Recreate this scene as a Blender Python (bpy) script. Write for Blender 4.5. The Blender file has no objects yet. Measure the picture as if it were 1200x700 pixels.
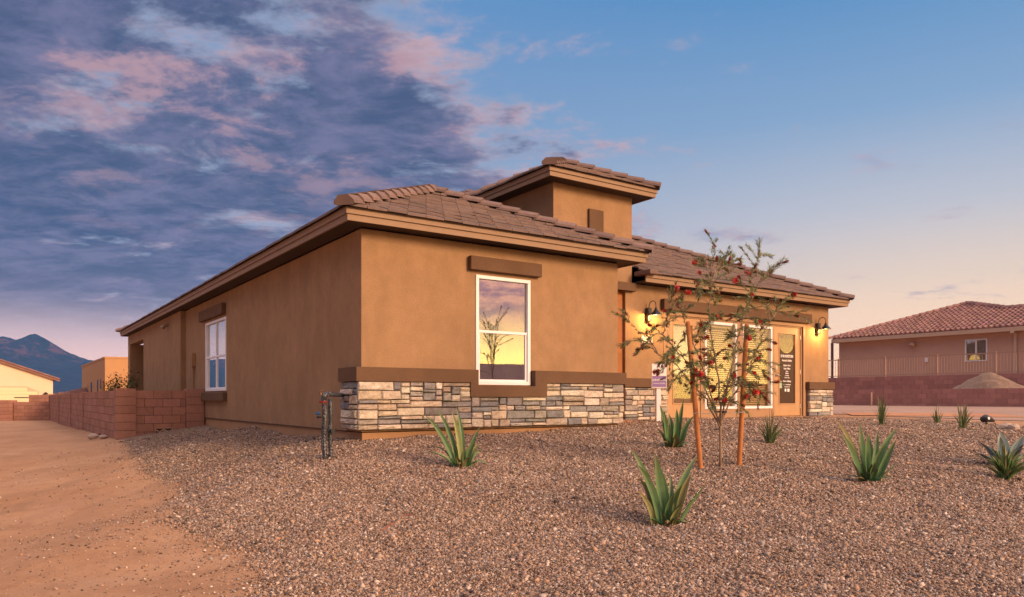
import bpy, math, random
import numpy as np
from mathutils import Vector, Matrix, noise
random.seed(7); rng = np.random.default_rng(7)
S = bpy.context.scene
COL = S.collection
# ------------------------------------------------------------------ camera
CZ = 1.5                      # height of the eye
FPX, HX, HY = 869.0, 600.0, 467.0
cd = bpy.data.cameras.new('camera'); cam = bpy.data.objects.new('camera', cd); COL.objects.link(cam)
cam.location = (0, 0, CZ); cam.rotation_euler = (math.radians(90), 0, 0)
cd.sensor_width = 36; cd.lens = 36*FPX/1200; cd.shift_y = (HY-350)/1200
cd.clip_start = .05; cd.clip_end = 30000
S.camera = cam
S.view_settings.view_transform = 'Standard'; S.view_settings.look = 'None'
S.view_settings.exposure = 1.0; S.view_settings.gamma = 1; S.view_settings.use_curve_mapping = False
# ------------------------------------------------------------------ light
SUN_AZ = Vector((.80, -.60, 0)).normalized()      # azimuth of the low warm light
GLOW_AZ = Vector((.935, -.355, 0)).normalized()   # azimuth of the afterglow on the horizon
SUN_EL = math.radians(18)
sd = bpy.data.lights.new('sun', 'SUN'); sun = bpy.data.objects.new('sun', sd); COL.objects.link(sun)
sd.energy = 2.5; sd.angle = math.radians(20); sd.color = (1, .655, .40)
sdir = Vector((SUN_AZ.x*math.cos(SUN_EL), SUN_AZ.y*math.cos(SUN_EL), math.sin(SUN_EL)))
sun.rotation_euler = sdir.to_track_quat('Z', 'Y').to_euler()

class NT:
    def __init__(s, tree): s.t = tree; s.n = tree.nodes; s.l = tree.links; s.n.clear()
    def node(s, typ, **kw):
        n = s.n.new(typ)
        for k, v in kw.items(): setattr(n, k, v)
        return n
    def put(s, sock, v):
        if isinstance(v, bpy.types.NodeSocket): s.l.new(v, sock)
        elif v is not None:
            if isinstance(v, (tuple, list)) and sock.type == 'RGBA' and len(v) == 3: v = (*v, 1)
            sock.default_value = v
    def math(s, op, a, b=None, c=None, clamp=False):
        n = s.node('ShaderNodeMath', operation=op, use_clamp=clamp)
        s.put(n.inputs[0], a)
        if b is not None: s.put(n.inputs[1], b)
        if c is not None: s.put(n.inputs[2], c)
        return n.outputs[0]
    def vmath(s, op, a, b=None, out=0):
        n = s.node('ShaderNodeVectorMath', operation=op); s.put(n.inputs[0], a)
        if b is not None: s.put(n.inputs['Scale'] if op == 'SCALE' else n.inputs[1], b)
        return n.outputs['Value'] if op == 'DOT_PRODUCT' else n.outputs[0]
    def mix(s, f, a, b, mode='MIX'):
        n = s.node('ShaderNodeMix', data_type='RGBA', blend_type=mode)
        s.put(n.inputs[0], f); s.put(n.inputs[6], a); s.put(n.inputs[7], b); return n.outputs[2]
    def ramp(s, f, stops, interp='LINEAR'):
        n = s.node('ShaderNodeValToRGB'); r = n.color_ramp; r.interpolation = interp
        while len(r.elements) < len(stops): r.elements.new(.5)
        for e, (p, c) in zip(r.elements, stops):
            e.position = p; e.color = (*c, 1) if not isinstance(c, (int, float)) else (c, c, c, 1)
        s.put(n.inputs[0], f); return n.outputs[0]
    def sm(s, v, a, b):
        n = s.node('ShaderNodeMapRange', interpolation_type='SMOOTHSTEP')
        s.put(n.inputs[0], v); n.inputs[1].default_value = a; n.inputs[2].default_value = b; return n.outputs[0]
    def noise(s, vec, scale, detail=4, rough=.55, dist=0, w=None):
        n = s.node('ShaderNodeTexNoise')
        if vec is not None: s.put(n.inputs['Vector'], vec)
        n.inputs['Scale'].default_value = scale; n.inputs['Detail'].default_value = detail
        n.inputs['Roughness'].default_value = rough; n.inputs['Distortion'].default_value = dist
        return n.outputs[0]

W = bpy.data.worlds.new('World'); S.world = W; W.use_nodes = True
def build_world():
    k = NT(W.node_tree)
    tc = k.node('ShaderNodeTexCoord'); d = k.vmath('NORMALIZE', tc.outputs['Generated'])
    sp = k.node('ShaderNodeSeparateXYZ'); k.put(sp.inputs[0], d)
    e = sp.outputs[2]; ep = k.math('MAXIMUM', e, 0.0)
    cx = k.node('ShaderNodeCombineXYZ'); k.put(cx.inputs[0], sp.outputs[0]); k.put(cx.inputs[1], sp.outputs[1])
    h = k.vmath('NORMALIZE', cx.outputs[0])
    c = k.vmath('DOT_PRODUCT', h, tuple(GLOW_AZ))
    sc = 1/.9
    right = k.ramp(ep, [(0, (1.95,1.08,.44)), (.07, (1.65,1.02,.52)), (.14, (1.08,.80,.58)), (.22, (.66,.64,.68)), (.33, (.29,.44,.66)), (.47, (.105,.30,.60)), (.9, (.07,.16,.38))])
    left = k.ramp(ep, [(0, (1.45,.80,.60)), (.07, (1.4,.85,.68)), (.12, (.95,.66,.62)), (.15, (.46,.44,.54)), (.25, (.30,.40,.58)), (.47, (.16,.32,.60)), (.9, (.07,.16,.38))])
    glow = k.ramp(ep, [(0, (2.4,1.45,.26)), (.11, (2.3,1.35,.28)), (.155, (1.3,.66,.32)), (.26, (.50,.28,.26)), (.5, (.30,.27,.36)), (.9, (.22,.24,.36))])
    glow = k.vmath('SCALE', glow, 1.15)
    base = k.vmath('SCALE', k.mix(k.sm(c, -.75, .2), left, right), .46)
    base = k.mix(k.sm(c, .38, .9), base, glow)
    # physically based part of the sky
    sky = k.node('ShaderNodeTexSky', sky_type='NISHITA'); sky.sun_disc = False
    sky.sun_elevation = SUN_EL; sky.sun_rotation = math.atan2(SUN_AZ.x, SUN_AZ.y)
    base = k.mix(1.0, base, k.vmath('SCALE', sky.outputs[0], .003), 'ADD')
    # cloud layer laid out on a plane high above the place
    inv = k.math('DIVIDE', 1.0, k.math('ADD', ep, .14))
    P = k.vmath('SCALE', cx.outputs[0], inv)
    mp = k.node('ShaderNodeMapping'); k.put(mp.inputs[0], P); mp.inputs['Rotation'].default_value = (0,0,math.radians(14)); mp.inputs['Scale'].default_value = (1.0,1.25,1); mp.inputs['Location'].default_value = (3.7,1.3,0)
    P2 = mp.outputs[0]
    n1 = k.noise(P2, 2.0, 12, .64, .25)
    n2 = k.noise(k.vmath('ADD', P2, (5.2,1.7,0)), 4.4, 12, .66, .25)
    n3 = k.noise(k.vmath('ADD', P2, (9.2,7.7,0)), 2.8, 12, .66, .25)
    clear = k.sm(k.vmath('DOT_PRODUCT', h, tuple(Vector((.62,.785,0)).normalized())), .66, .955)
    topl = k.math('MULTIPLY', k.sm(ep, .30, .50), .10)
    cov = k.math('SUBTRACT', k.math('ADD', k.math('MULTIPLY', n1, .75), k.math('MULTIPLY', n2, .25)), k.math('ADD', k.math('MULTIPLY', clear, .265), topl))
    m = k.sm(cov, .29, .41)
    m = k.math('MULTIPLY', m, k.sm(ep, .04, .13))
    thick = k.sm(cov, .36, .47)
    cl = k.mix(k.sm(n2, .40, .62), (.088,.125,.255), (.33,.21,.30))
    lit = k.mix(k.sm(n3, .50, .64), k.mix(k.sm(n2, .40, .60), (.15,.17,.31), (.30,.23,.35)), (.56,.34,.38))
    thin = k.mix(k.sm(n2, .42, .62), (.36,.40,.56), (.66,.46,.50))
    dark = k.mix(k.sm(n2, .38, .66), (.070,.092,.190), (.20,.19,.33))
    thickc = k.mix(k.math('MULTIPLY', k.sm(n3, .46, .62), k.sm(ep, .14, .40)), dark, lit)
    cc = k.vmath('SCALE', k.mix(thick, thin, thickc), .47)
    warm = k.mix(k.sm(n2, .42, .6), (.34,.15,.20), (1.0,.45,.28))
    cc = k.mix(k.sm(c, .35, .8), cc, warm)
    # a cloud turns paler towards the horizon
    cc = k.mix(k.math('MULTIPLY', k.math('SUBTRACT', 1.0, k.sm(ep, .05, .2)), .35), cc, (.22,.16,.17))
    col = k.mix(k.math('MULTIPLY', m, .93), base, cc)
    over = k.sm(ep, .50, .80)  # overhead sky brightened out of frame, added as fill for ground and walls
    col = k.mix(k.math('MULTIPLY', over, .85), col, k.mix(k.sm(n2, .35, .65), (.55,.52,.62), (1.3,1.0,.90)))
    low = k.mix(k.sm(e, -.12, 0), (.12,.075,.05), col)
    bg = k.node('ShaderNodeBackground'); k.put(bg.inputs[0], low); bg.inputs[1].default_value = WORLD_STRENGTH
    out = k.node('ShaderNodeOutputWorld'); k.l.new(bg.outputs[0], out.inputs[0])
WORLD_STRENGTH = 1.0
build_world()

# ------------------------------------------------------------------ helpers
def tag(o, label=None, cat=None, group=None, kind=None):
    if label: o['label'] = label
    if cat: o['category'] = cat
    if group: o['group'] = group
    if kind: o['kind'] = kind
    return o
def empty(name, loc, rz=0, **kw):
    o = bpy.data.objects.new(name, None); COL.objects.link(o); o.location = loc; o.rotation_euler = (0,0,rz)
    o.empty_display_size = .2
    return tag(o, **kw)
class MB:
    def __init__(s): s.v = []; s.f = []; s.c = []
    def add(s, vs, fs, col=None):
        b = len(s.v); s.v += [tuple(v) for v in vs]
        for f in fs: s.f.append(tuple(b+i for i in f)); s.c.append(col or (1,1,1))
    def box(s, x0, x1, y0, y1, z0, z1, col=None, M=None):
        vs = [(x0,y0,z0),(x1,y0,z0),(x1,y1,z0),(x0,y1,z0),(x0,y0,z1),(x1,y0,z1),(x1,y1,z1),(x0,y1,z1)]
        if M is not None: vs = [M @ Vector(v) for v in vs]
        s.add(vs, [(0,3,2,1),(4,5,6,7),(0,1,5,4),(1,2,6,5),(2,3,7,6),(3,0,4,7)], col); return s
    def quad(s, *vs, col=None): s.add(vs, [tuple(range(len(vs)))], col); return s
    def tube(s, pts, rad, n=8, col=None, cap=True, oval=1):
        pts = [Vector(p) for p in pts]
        if isinstance(rad, (int, float)): rad = [rad]*len(pts)
        rings = []; up = Vector((0,0,1)); prev = None
        for i, p in enumerate(pts):
            t = (pts[min(i+1,len(pts)-1)]-pts[max(i-1,0)]).normalized()
            if prev is None:
                a = t.cross(up) if abs(t.z) < .95 else t.cross(Vector((1,0,0)))
            else: a = prev - t*prev.dot(t)
            a.normalize(); prev = a; b = t.cross(a)
            rings.append([p + (a*math.cos(2*math.pi*k/n)+b*math.sin(2*math.pi*k/n)*oval)*rad[i] for k in range(n)])
        vs = [v for r in rings for v in r]; fs = []
        for i in range(len(pts)-1):
            for k in range(n): fs.append((i*n+k, i*n+(k+1)%n, (i+1)*n+(k+1)%n, (i+1)*n+k))
        if cap: fs.append(tuple(range(n))[::-1]); fs.append(tuple((len(pts)-1)*n+k for k in range(n)))
        s.add(vs, fs, col); return s
    def lathe(s, c, prof, n=20, col=None):      # prof: (r, z)
        c = Vector(c); vs = []; fs = []
        for r, z in prof:
            for k in range(n): vs.append(c+Vector((r*math.cos(2*math.pi*k/n), r*math.sin(2*math.pi*k/n), z)))
        for i in range(len(prof)-1):
            for k in range(n): fs.append((i*n+k, i*n+(k+1)%n, (i+1)*n+(k+1)%n, (i+1)*n+k))
        s.add(vs, fs, col); return s
    def build(s, name, mat, parent=None, smooth=False, bevel=0, **kw):
        me = bpy.data.meshes.new(name); me.from_pydata(s.v, [], s.f); me.update()
        if isinstance(mat, (list, tuple)):
            for m_ in mat: me.materials.append(m_)
        else: me.materials.append(mat)
        a = me.color_attributes.new('Col', 'FLOAT_COLOR', 'CORNER')
        cols = np.ones((len(me.loops), 4), np.float32); li = 0
        for f, c in zip(s.f, s.c):
            cols[li:li+len(f), :3] = c; li += len(f)
        a.data.foreach_set('color', cols.ravel())
        if smooth: me.polygons.foreach_set('use_smooth', [True]*len(me.polygons))
        o = bpy.data.objects.new(name, me); COL.objects.link(o)
        if parent is not None: o.parent = parent
        if bevel:
            b = o.modifiers.new('bevel', 'BEVEL'); b.width = bevel; b.segments = 2; b.limit_method = 'ANGLE'; b.angle_limit = math.radians(40)
        return tag(o, **kw)
def ribbon(mb, path, out, inn, z0, z1, col=None):
    """a band running along a plan path; out/inn are offsets to the right-hand side (outer) and left-hand side."""
    P = [Vector((p[0], p[1])) for p in path]; n = len(P); O = []; I = []
    for i in range(n):
        nrm = []
        if i > 0: d = (P[i]-P[i-1]).normalized(); nrm.append(Vector((d.y, -d.x)))
        if i < n-1: d = (P[i+1]-P[i]).normalized(); nrm.append(Vector((d.y, -d.x)))
        if len(nrm) == 2:
            m = (nrm[0]+nrm[1]); m = m/ (m.length_squared/2) if m.length > 1e-6 else nrm[0]
        else: m = nrm[0]
        O.append(P[i]+m*out); I.append(P[i]-m*inn)
    for i in range(n-1):
        a, b, c, d = I[i], I[i+1], O[i+1], O[i]
        vs = [(*q, z0) for q in (a,b,c,d)]+[(*q, z1) for q in (a,b,c,d)]
        mb.add(vs, [(0,1,2,3),(7,6,5,4),(3,2,6,7),(1,0,4,5)]+([(0,3,7,4)] if i == 0 else [])+([(2,1,5,6)] if i == n-2 else []), col)
def text_mesh(txt, size, name, mat, parent, M, extrude=.001, bold=0, sx=1):
    cu = bpy.data.curves.new(name, 'FONT'); cu.body = txt; cu.size = size; cu.align_x = 'CENTER'; cu.extrude = extrude; cu.offset = bold; cu.resolution_u = 2
    t = bpy.data.objects.new(name, cu); COL.objects.link(t)
    dg = bpy.context.evaluated_depsgraph_get(); dg.update()
    me = bpy.data.meshes.new_from_object(t.evaluated_get(dg)); bpy.data.objects.remove(t)
    me.transform(M @ Matrix.Diagonal((sx,1,1,1))); me.materials.clear(); me.materials.append(mat)
    o = bpy.data.objects.new(name, me); COL.objects.link(o); o.parent = parent
    return o

# ------------------------------------------------------------------ materials
def mat(name, col, rough=.8, bump=None, var=None, metal=0, spec=.3, attr=False, extra=None):
    """bump: list of (scale, strength, distance); var: list of (scale, amount)"""
    m = bpy.data.materials.new(name); m.use_nodes = True; k = NT(m.node_tree)
    tc = k.node('ShaderNodeTexCoord').outputs['Object']
    b = k.node('ShaderNodeBsdfPrincipled'); out = k.node('ShaderNodeOutputMaterial'); k.l.new(b.outputs[0], out.inputs[0])
    c = col
    if attr:
        a = k.node('ShaderNodeAttribute', attribute_name='Col').outputs[0]; c = k.mix(1.0, (*col, 1), a, 'MULTIPLY')
    for sc, am in (var or []):
        f = k.noise(tc, sc, 5, .6)
        g = k.node('ShaderNodeMapRange'); k.put(g.inputs[0], f); g.inputs[1].default_value = .25; g.inputs[2].default_value = .75
        g.inputs[3].default_value = 1-am; g.inputs[4].default_value = 1+am
        cmb = k.node('ShaderNodeCombineColor'); [k.put(cmb.inputs[i], g.outputs[0]) for i in range(3)]
        c = k.mix(1.0, c if not isinstance(c, tuple) else (*c[:3], 1), cmb.outputs[0], 'MULTIPLY')
    if extra: c = extra(k, tc, c)
    k.put(b.inputs['Base Color'], c); b.inputs['Roughness'].default_value = rough; b.inputs['Metallic'].default_value = metal
    b.inputs['Specular IOR Level'].default_value = spec
    prev = None
    for sc, st, di in (bump or []):
        f = k.noise(tc, sc, 6, .65)
        bn = k.node('ShaderNodeBump'); bn.inputs['Strength'].default_value = st; bn.inputs['Distance'].default_value = di
        k.put(bn.inputs['Height'], f)
        if prev: k.l.new(prev, bn.inputs['Normal'])
        prev = bn.outputs[0]
    if prev: k.l.new(prev, b.inputs['Normal'])
    return m
def streaks(k, tc, c):
    # trowel clouding and faint drips of weather on the stucco
    mp = k.node('ShaderNodeMapping'); k.put(mp.inputs[0], tc); mp.inputs['Scale'].default_value = (1.2,1.2,.75)
    f = k.noise(mp.outputs[0], 1.6, 8, .66, .3)
    zc_ = k.node('ShaderNodeSeparateXYZ'); k.put(zc_.inputs[0], tc)
    spl = k.math('SUBTRACT', 1.0, k.sm(k.math('ADD', zc_.outputs[2], k.math('MULTIPLY', k.noise(tc, 3.5, 6, .7), .7)), .15, .75))
    c = k.mix(k.math('MULTIPLY', spl, .35), c, (.30,.17,.10))
    return k.mix(k.math('MULTIPLY', k.sm(f, .36, .66), .42), c, k.mix(1.0, c, (.70,.69,.68), 'MULTIPLY'))
M_ST = mat('stucco', (.335,.207,.113), .93, [(150,.7,.006),(45,.5,.008),(3,.15,.02)], [(1.1,.10),(5,.08),(45,.10),(90,.10)], spec=.15, extra=streaks)
M_TRIM = mat('dark_stucco_trim', (.135,.080,.048), .92, [(170,.4,.004),(40,.25,.005)], [(2.5,.12),(40,.10)], spec=.15)
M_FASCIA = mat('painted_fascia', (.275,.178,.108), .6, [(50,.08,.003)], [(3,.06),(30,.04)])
M_SOFFIT = mat('shaded_soffit', (.060,.036,.022), .8, [(90,.2,.003)], [(3,.08)])  # fascia paint darkened: the shade under the eaves is put into this colour
M_TILE = mat('roof_tile', (.155,.108,.092), .85, [(220,.5,.004),(30,.4,.008)], [(9,.14),(70,.14)], attr=True, spec=.25)
M_TILE_RED = mat('red_clay_tile', (.27,.145,.122), .8, [(60,.3,.004)], [(2,.15),(20,.14)], attr=True)
M_STONE = mat('ledge_stone', (1,1,1), .9, [(18,.9,.022),(80,.8,.009)], [(5,.26),(30,.26),(110,.12)], attr=True, spec=.2)
M_MORTAR = mat('mortar', (.20,.13,.085), .95, [(90,.5,.004)], [(8,.1)])
M_WHITE = mat('white_vinyl', (.76,.76,.77), .42, None, [(4,.03)])
M_DOORP = mat('tan_door_paint', (.46,.275,.135), .5, [(40,.05,.002)], [(3,.05)])
M_PANEL = mat('storefront_panel', (.36,.215,.115), .6, [(60,.08,.002)], [(2.5,.06)])
M_WOOD = mat('stained_wood', (.34,.125,.035), .5, [(40,.1,.002)], [(6,.18)])
M_BLOCK = mat('block_wall', (.34,.175,.125), .95, [(120,.55,.005),(26,.35,.006)], [(2,.12),(14,.10),(90,.10)], attr=True, spec=.1)
M_BLOCKM = mat('block_mortar', (.13,.068,.05), .95, [(90,.5,.004)])
M_BLACK = mat('black_metal', (.018,.019,.022), .4, None, None, .0, .5)
M_STEEL = mat('steel', (.55,.54,.52), .3, None, None, 1.0)
M_CONC = mat('concrete', (.40,.31,.24), .9, [(120,.4,.003),(14,.2,.006)], [(2,.12),(30,.08)])
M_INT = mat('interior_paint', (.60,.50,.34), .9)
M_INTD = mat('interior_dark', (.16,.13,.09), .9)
M_BLIND = mat('blind_slat', (.72,.58,.33), .6)
M_CURT = mat('curtain', (.5,.44,.36), .9)
M_SIGNP = mat('sign_purple', (.26,.16,.36), .5)
M_SIGNW = mat('sign_white', (.78,.76,.74), .5)
M_CHAR = mat('door_film', (.060,.030,.020), .35)
M_TXT = mat('white_lettering', (.85,.83,.80), .5)
def emis(name, col, st):
    m = bpy.data.materials.new(name); m.use_nodes = True; k = NT(m.node_tree)
    e = k.node('ShaderNodeEmission'); e.inputs[0].default_value = (*col, 1); e.inputs[1].default_value = st
    o = k.node('ShaderNodeOutputMaterial'); k.l.new(e.outputs[0], o.inputs[0]); return m
M_BULB = emis('bulb', (1,.62,.25), 9)
M_SPARK = emis('lamp_in_window', (1,.5,.06), .8)
def glass(name, refl, tint=(1,1,1)):
    m = bpy.data.materials.new(name); m.use_nodes = True; k = NT(m.node_tree)
    g = k.node('ShaderNodeBsdfGlossy'); g.inputs['Roughness'].default_value = .012; g.inputs[0].default_value = (.95,.95,.95,1)
    t = k.node('ShaderNodeBsdfTransparent'); t.inputs[0].default_value = (*tint, 1)
    lw = k.node('ShaderNodeLayerWeight'); lw.inputs[0].default_value = .5
    f = k.math('ADD', k.math('MULTIPLY', k.math('POWER', lw.outputs['Facing'], 3.0), .6), refl, clamp=True)
    # slight waviness of the pane
    bn = k.node('ShaderNodeBump'); bn.inputs['Strength'].default_value = .05; bn.inputs['Distance'].default_value = .01
    k.put(bn.inputs['Height'], k.noise(k.node('ShaderNodeTexCoord').outputs['Object'], 1.6, 1)); k.l.new(bn.outputs[0], g.inputs['Normal'])
    mx = k.node('ShaderNodeMixShader'); k.put(mx.inputs[0], f); k.l.new(t.outputs[0], mx.inputs[1]); k.l.new(g.outputs[0], mx.inputs[2])
    o = k.node('ShaderNodeOutputMaterial'); k.l.new(mx.outputs[0], o.inputs[0]); return m
M_GLASS = glass('coated_glass', .46, (.6,.62,.6))
M_GLASS_S = glass('side_glass', .40, (.85,.88,.9))
M_GLASS_L = glass('shopfront_glass', .09, (.95,.95,.93))

# ------------------------------------------------------------------ terrain
def pix(x, y, Y):        # a point seen at (x, y) of the 1200x700 photograph, Y metres away
    return Vector(((x-HX)/FPX*Y, Y, CZ+(HY-y)/FPX*Y))
ctl = np.array([
 (-7,2.5,-1.52),(0,2.5,-1.5),(7,2.5,-1.38),(-4,5.5,-1.48),(0,5.6,-1.44),(4,5.6,-1.30),(8,5,-1.28),(-9,8,-1.45),(-5,8.5,-1.38),(-2.3,7.6,-1.15),
 (1.49,7.12,-1.18),(4.05,8.4,-.95),(5.75,8.7,-.90),(2.5,8.9,-.83),(-.6,9.0,-.86),(2.18,10.06,-.67),(3.8,11,-.64),(6.8,13.6,-.50),(8.2,14.4,-.48),(10.9,15.8,-.56),(14,14,-.62),(10,10,-.85),
 (-2.16,10.35,-.635),(-3.2,9.4,-.93),(-4.6,10.6,-1.12),(0,11.8,-.57),(1.85,13.1,-.50),(-3.2,12,-.605),(-5,14.6,-.59),(-4.1,14.0,-.60),(-7.5,18.2,-.70),(-5.8,12.6,-.95),(-7.4,14.8,-1.10),(-8.1,17.6,-.83),(-9.1,17.1,-.95),(-10.4,17.2,-1.12),(-9.3,14.5,-1.30),
 (-14,25,-1.06),(-25,40,-1.20),(-14,14,-1.40),(-20,26,-1.28),(-32,38,-1.28),(-24,16,-1.4),
 (3.2,13.6,-.48),(6,16,-.465),(9,19.6,-.455),(7.5,15.4,-.485),(12,22,-.43),(14,27,-.40),(17,34,-.31),(23.5,28,-.27),(22,24,-.36),(20,18,-.45),(0,20,-.5),(-4,30,-.7),(10,34,-.35),(28,36,-.25),(0,45,-.6),(-18,50,-1.2),(24,8,-.9)], float)
def tps_fit(c, lam=.02):
    n = len(c); d = np.hypot(c[:,None,0]-c[None,:,0], c[:,None,1]-c[None,:,1])
    K = np.where(d > 0, d**2*np.log(d+1e-12), 0)+lam*np.eye(n)
    P = np.c_[np.ones(n), c[:,:2]]
    A = np.block([[K, P],[P.T, np.zeros((3,3))]]); return np.linalg.solve(A, np.r_[c[:,2], 0, 0, 0])
TW = tps_fit(ctl)
def hz(x, y):
    x = np.atleast_1d(np.asarray(x, float)); y = np.atleast_1d(np.asarray(y, float))
    xc = np.clip(x, -40, 34); yc = np.clip(y, -3, 52)
    out = np.zeros_like(xc)
    for i in range(0, len(x), 20000):
        a, b = xc[i:i+20000], yc[i:i+20000]
        d = np.hypot(a[:,None]-ctl[None,:,0], b[:,None]-ctl[None,:,1])
        out[i:i+20000] = np.where(d > 0, d**2*np.log(d+1e-12), 0) @ TW[:len(ctl)] + TW[len(ctl)]+TW[len(ctl)+1]*a+TW[len(ctl)+2]*b
    out = np.clip(out, -1.62, -.24)
    r = np.hypot(x, y); t = np.clip((r-55)/80, 0, 1); t = t*t*(3-2*t)
    return CZ+out*(1-t)-1.0*t
def G(x, y): return float(hz(x, y)[0])
def hit(px, py):         # where the sight line of a photo point meets the ground
    Y = np.linspace(3, 60, 6000); X = (px-HX)/FPX*Y; Z = CZ+(HY-py)/FPX*Y
    k = np.argmax(Z <= hz(X, Y)); return Vector((X[k], Y[k], Z[k]))
# edge between dirt (left) and gravel, as a closed outline of the gravel bed
edge = [hit(*p) for p in [(132,513),(150,524),(172,556),(216,566),(206,590),(224,600),(200,611),(250,628),(300,652),(322,676),(304,697)]]
bed = [(p.x, p.y) for p in edge] + [(-2.2,4.2),(-2.8,2.5),(-4,-3),(22,-3),(19.5,12),(15.5,14.6),(12.3,15.4)]
e2 = [hit(*p) for p in [(1200,500),(1150,495),(1080,491),(1000,489.5)]]
bed += [(p.x, p.y) for p in e2] + [(8.2,19.2),(3,16),(2,13.6),(-2,11),(-7.5,19),(-9.2,17.9)]
bed = np.array(bed)
def sdf(x, y):           # signed distance to the gravel bed outline, positive inside
    x = np.asarray(x, float); y = np.asarray(y, float); best = np.full(x.shape, 1e9); ins = np.zeros(x.shape, bool)
    n = len(bed)
    for i in range(n):
        ax, ay = bed[i]; bx, by = bed[(i+1) % n]; dx, dy = bx-ax, by-ay
        t = np.clip(((x-ax)*dx+(y-ay)*dy)/(dx*dx+dy*dy+1e-9), 0, 1)
        best = np.minimum(best, np.hypot(x-ax-t*dx, y-ay-t*dy))
        cr = ((ay > y) != (by > y)) & (x < (bx-ax)*(y-ay)/(by-ay+1e-12)+ax); ins ^= cr
    return np.where(ins, best, -best)
def grow(a, b, n, p): return a+(b-a)*np.linspace(0, 1, n)**p
xs = np.unique(np.r_[-grow(12, 9000, 40, 4), np.arange(-12, 14.01, .12), grow(14, 9000, 40, 4)])
ys = np.unique(np.r_[-grow(3, 6000, 20, 4), np.arange(-3, 22.01, .12), grow(22, 9000, 50, 4)])
XX, YY = np.meshgrid(xs, ys); fx, fy = XX.ravel(), YY.ravel()
zz = hz(fx, fy); sg = sdf(fx, fy)
lump = np.array([noise.noise(Vector((a*.9, b*.9, 0)))*.05+noise.noise(Vector((a*2.6, b*2.6, 5)))*.022 for a, b in zip(fx, fy)])
near = np.clip(1-(np.hypot(fx, fy)-30)/20, 0, 1)*np.where(fx > 6.5, np.clip((sg+.25)/.5, 0, 1), 1)
def lumpf(x, y): return noise.noise(Vector((x*.9, y*.9, 0)))*.05+noise.noise(Vector((x*2.6, y*2.6, 5)))*.022
# keep the ground calm next to the house so that nothing pokes through
rut = sum(np.exp(-((fx+5.6+o_r+.25*np.sin(fy*.35)+(fy-6)*.28)/.16)**2) for o_r in (0, 1.5))*np.clip(-sg*2, 0, 1)*np.clip((26-fy)/8, 0, 1)
zz = zz+lump*near-.028*rut
me = bpy.data.meshes.new('ground'); nx, ny = len(xs), len(ys)
idx = np.arange(nx*ny).reshape(ny, nx)
F = np.stack([idx[:-1,:-1], idx[:-1,1:], idx[1:,1:], idx[1:,:-1]], -1).reshape(-1, 4)
me.from_pydata(np.c_[fx, fy, zz].tolist(), [], F.tolist()); me.update()
at = me.attributes.new('bed', 'FLOAT', 'POINT'); at.data.foreach_set('value', np.clip(sg, -3, 3).astype(np.float32))
me.polygons.foreach_set('use_smooth', [True]*len(me.polygons))
ground = bpy.data.objects.new('ground', me); COL.objects.link(ground); tag(ground, kind='structure')
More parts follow.
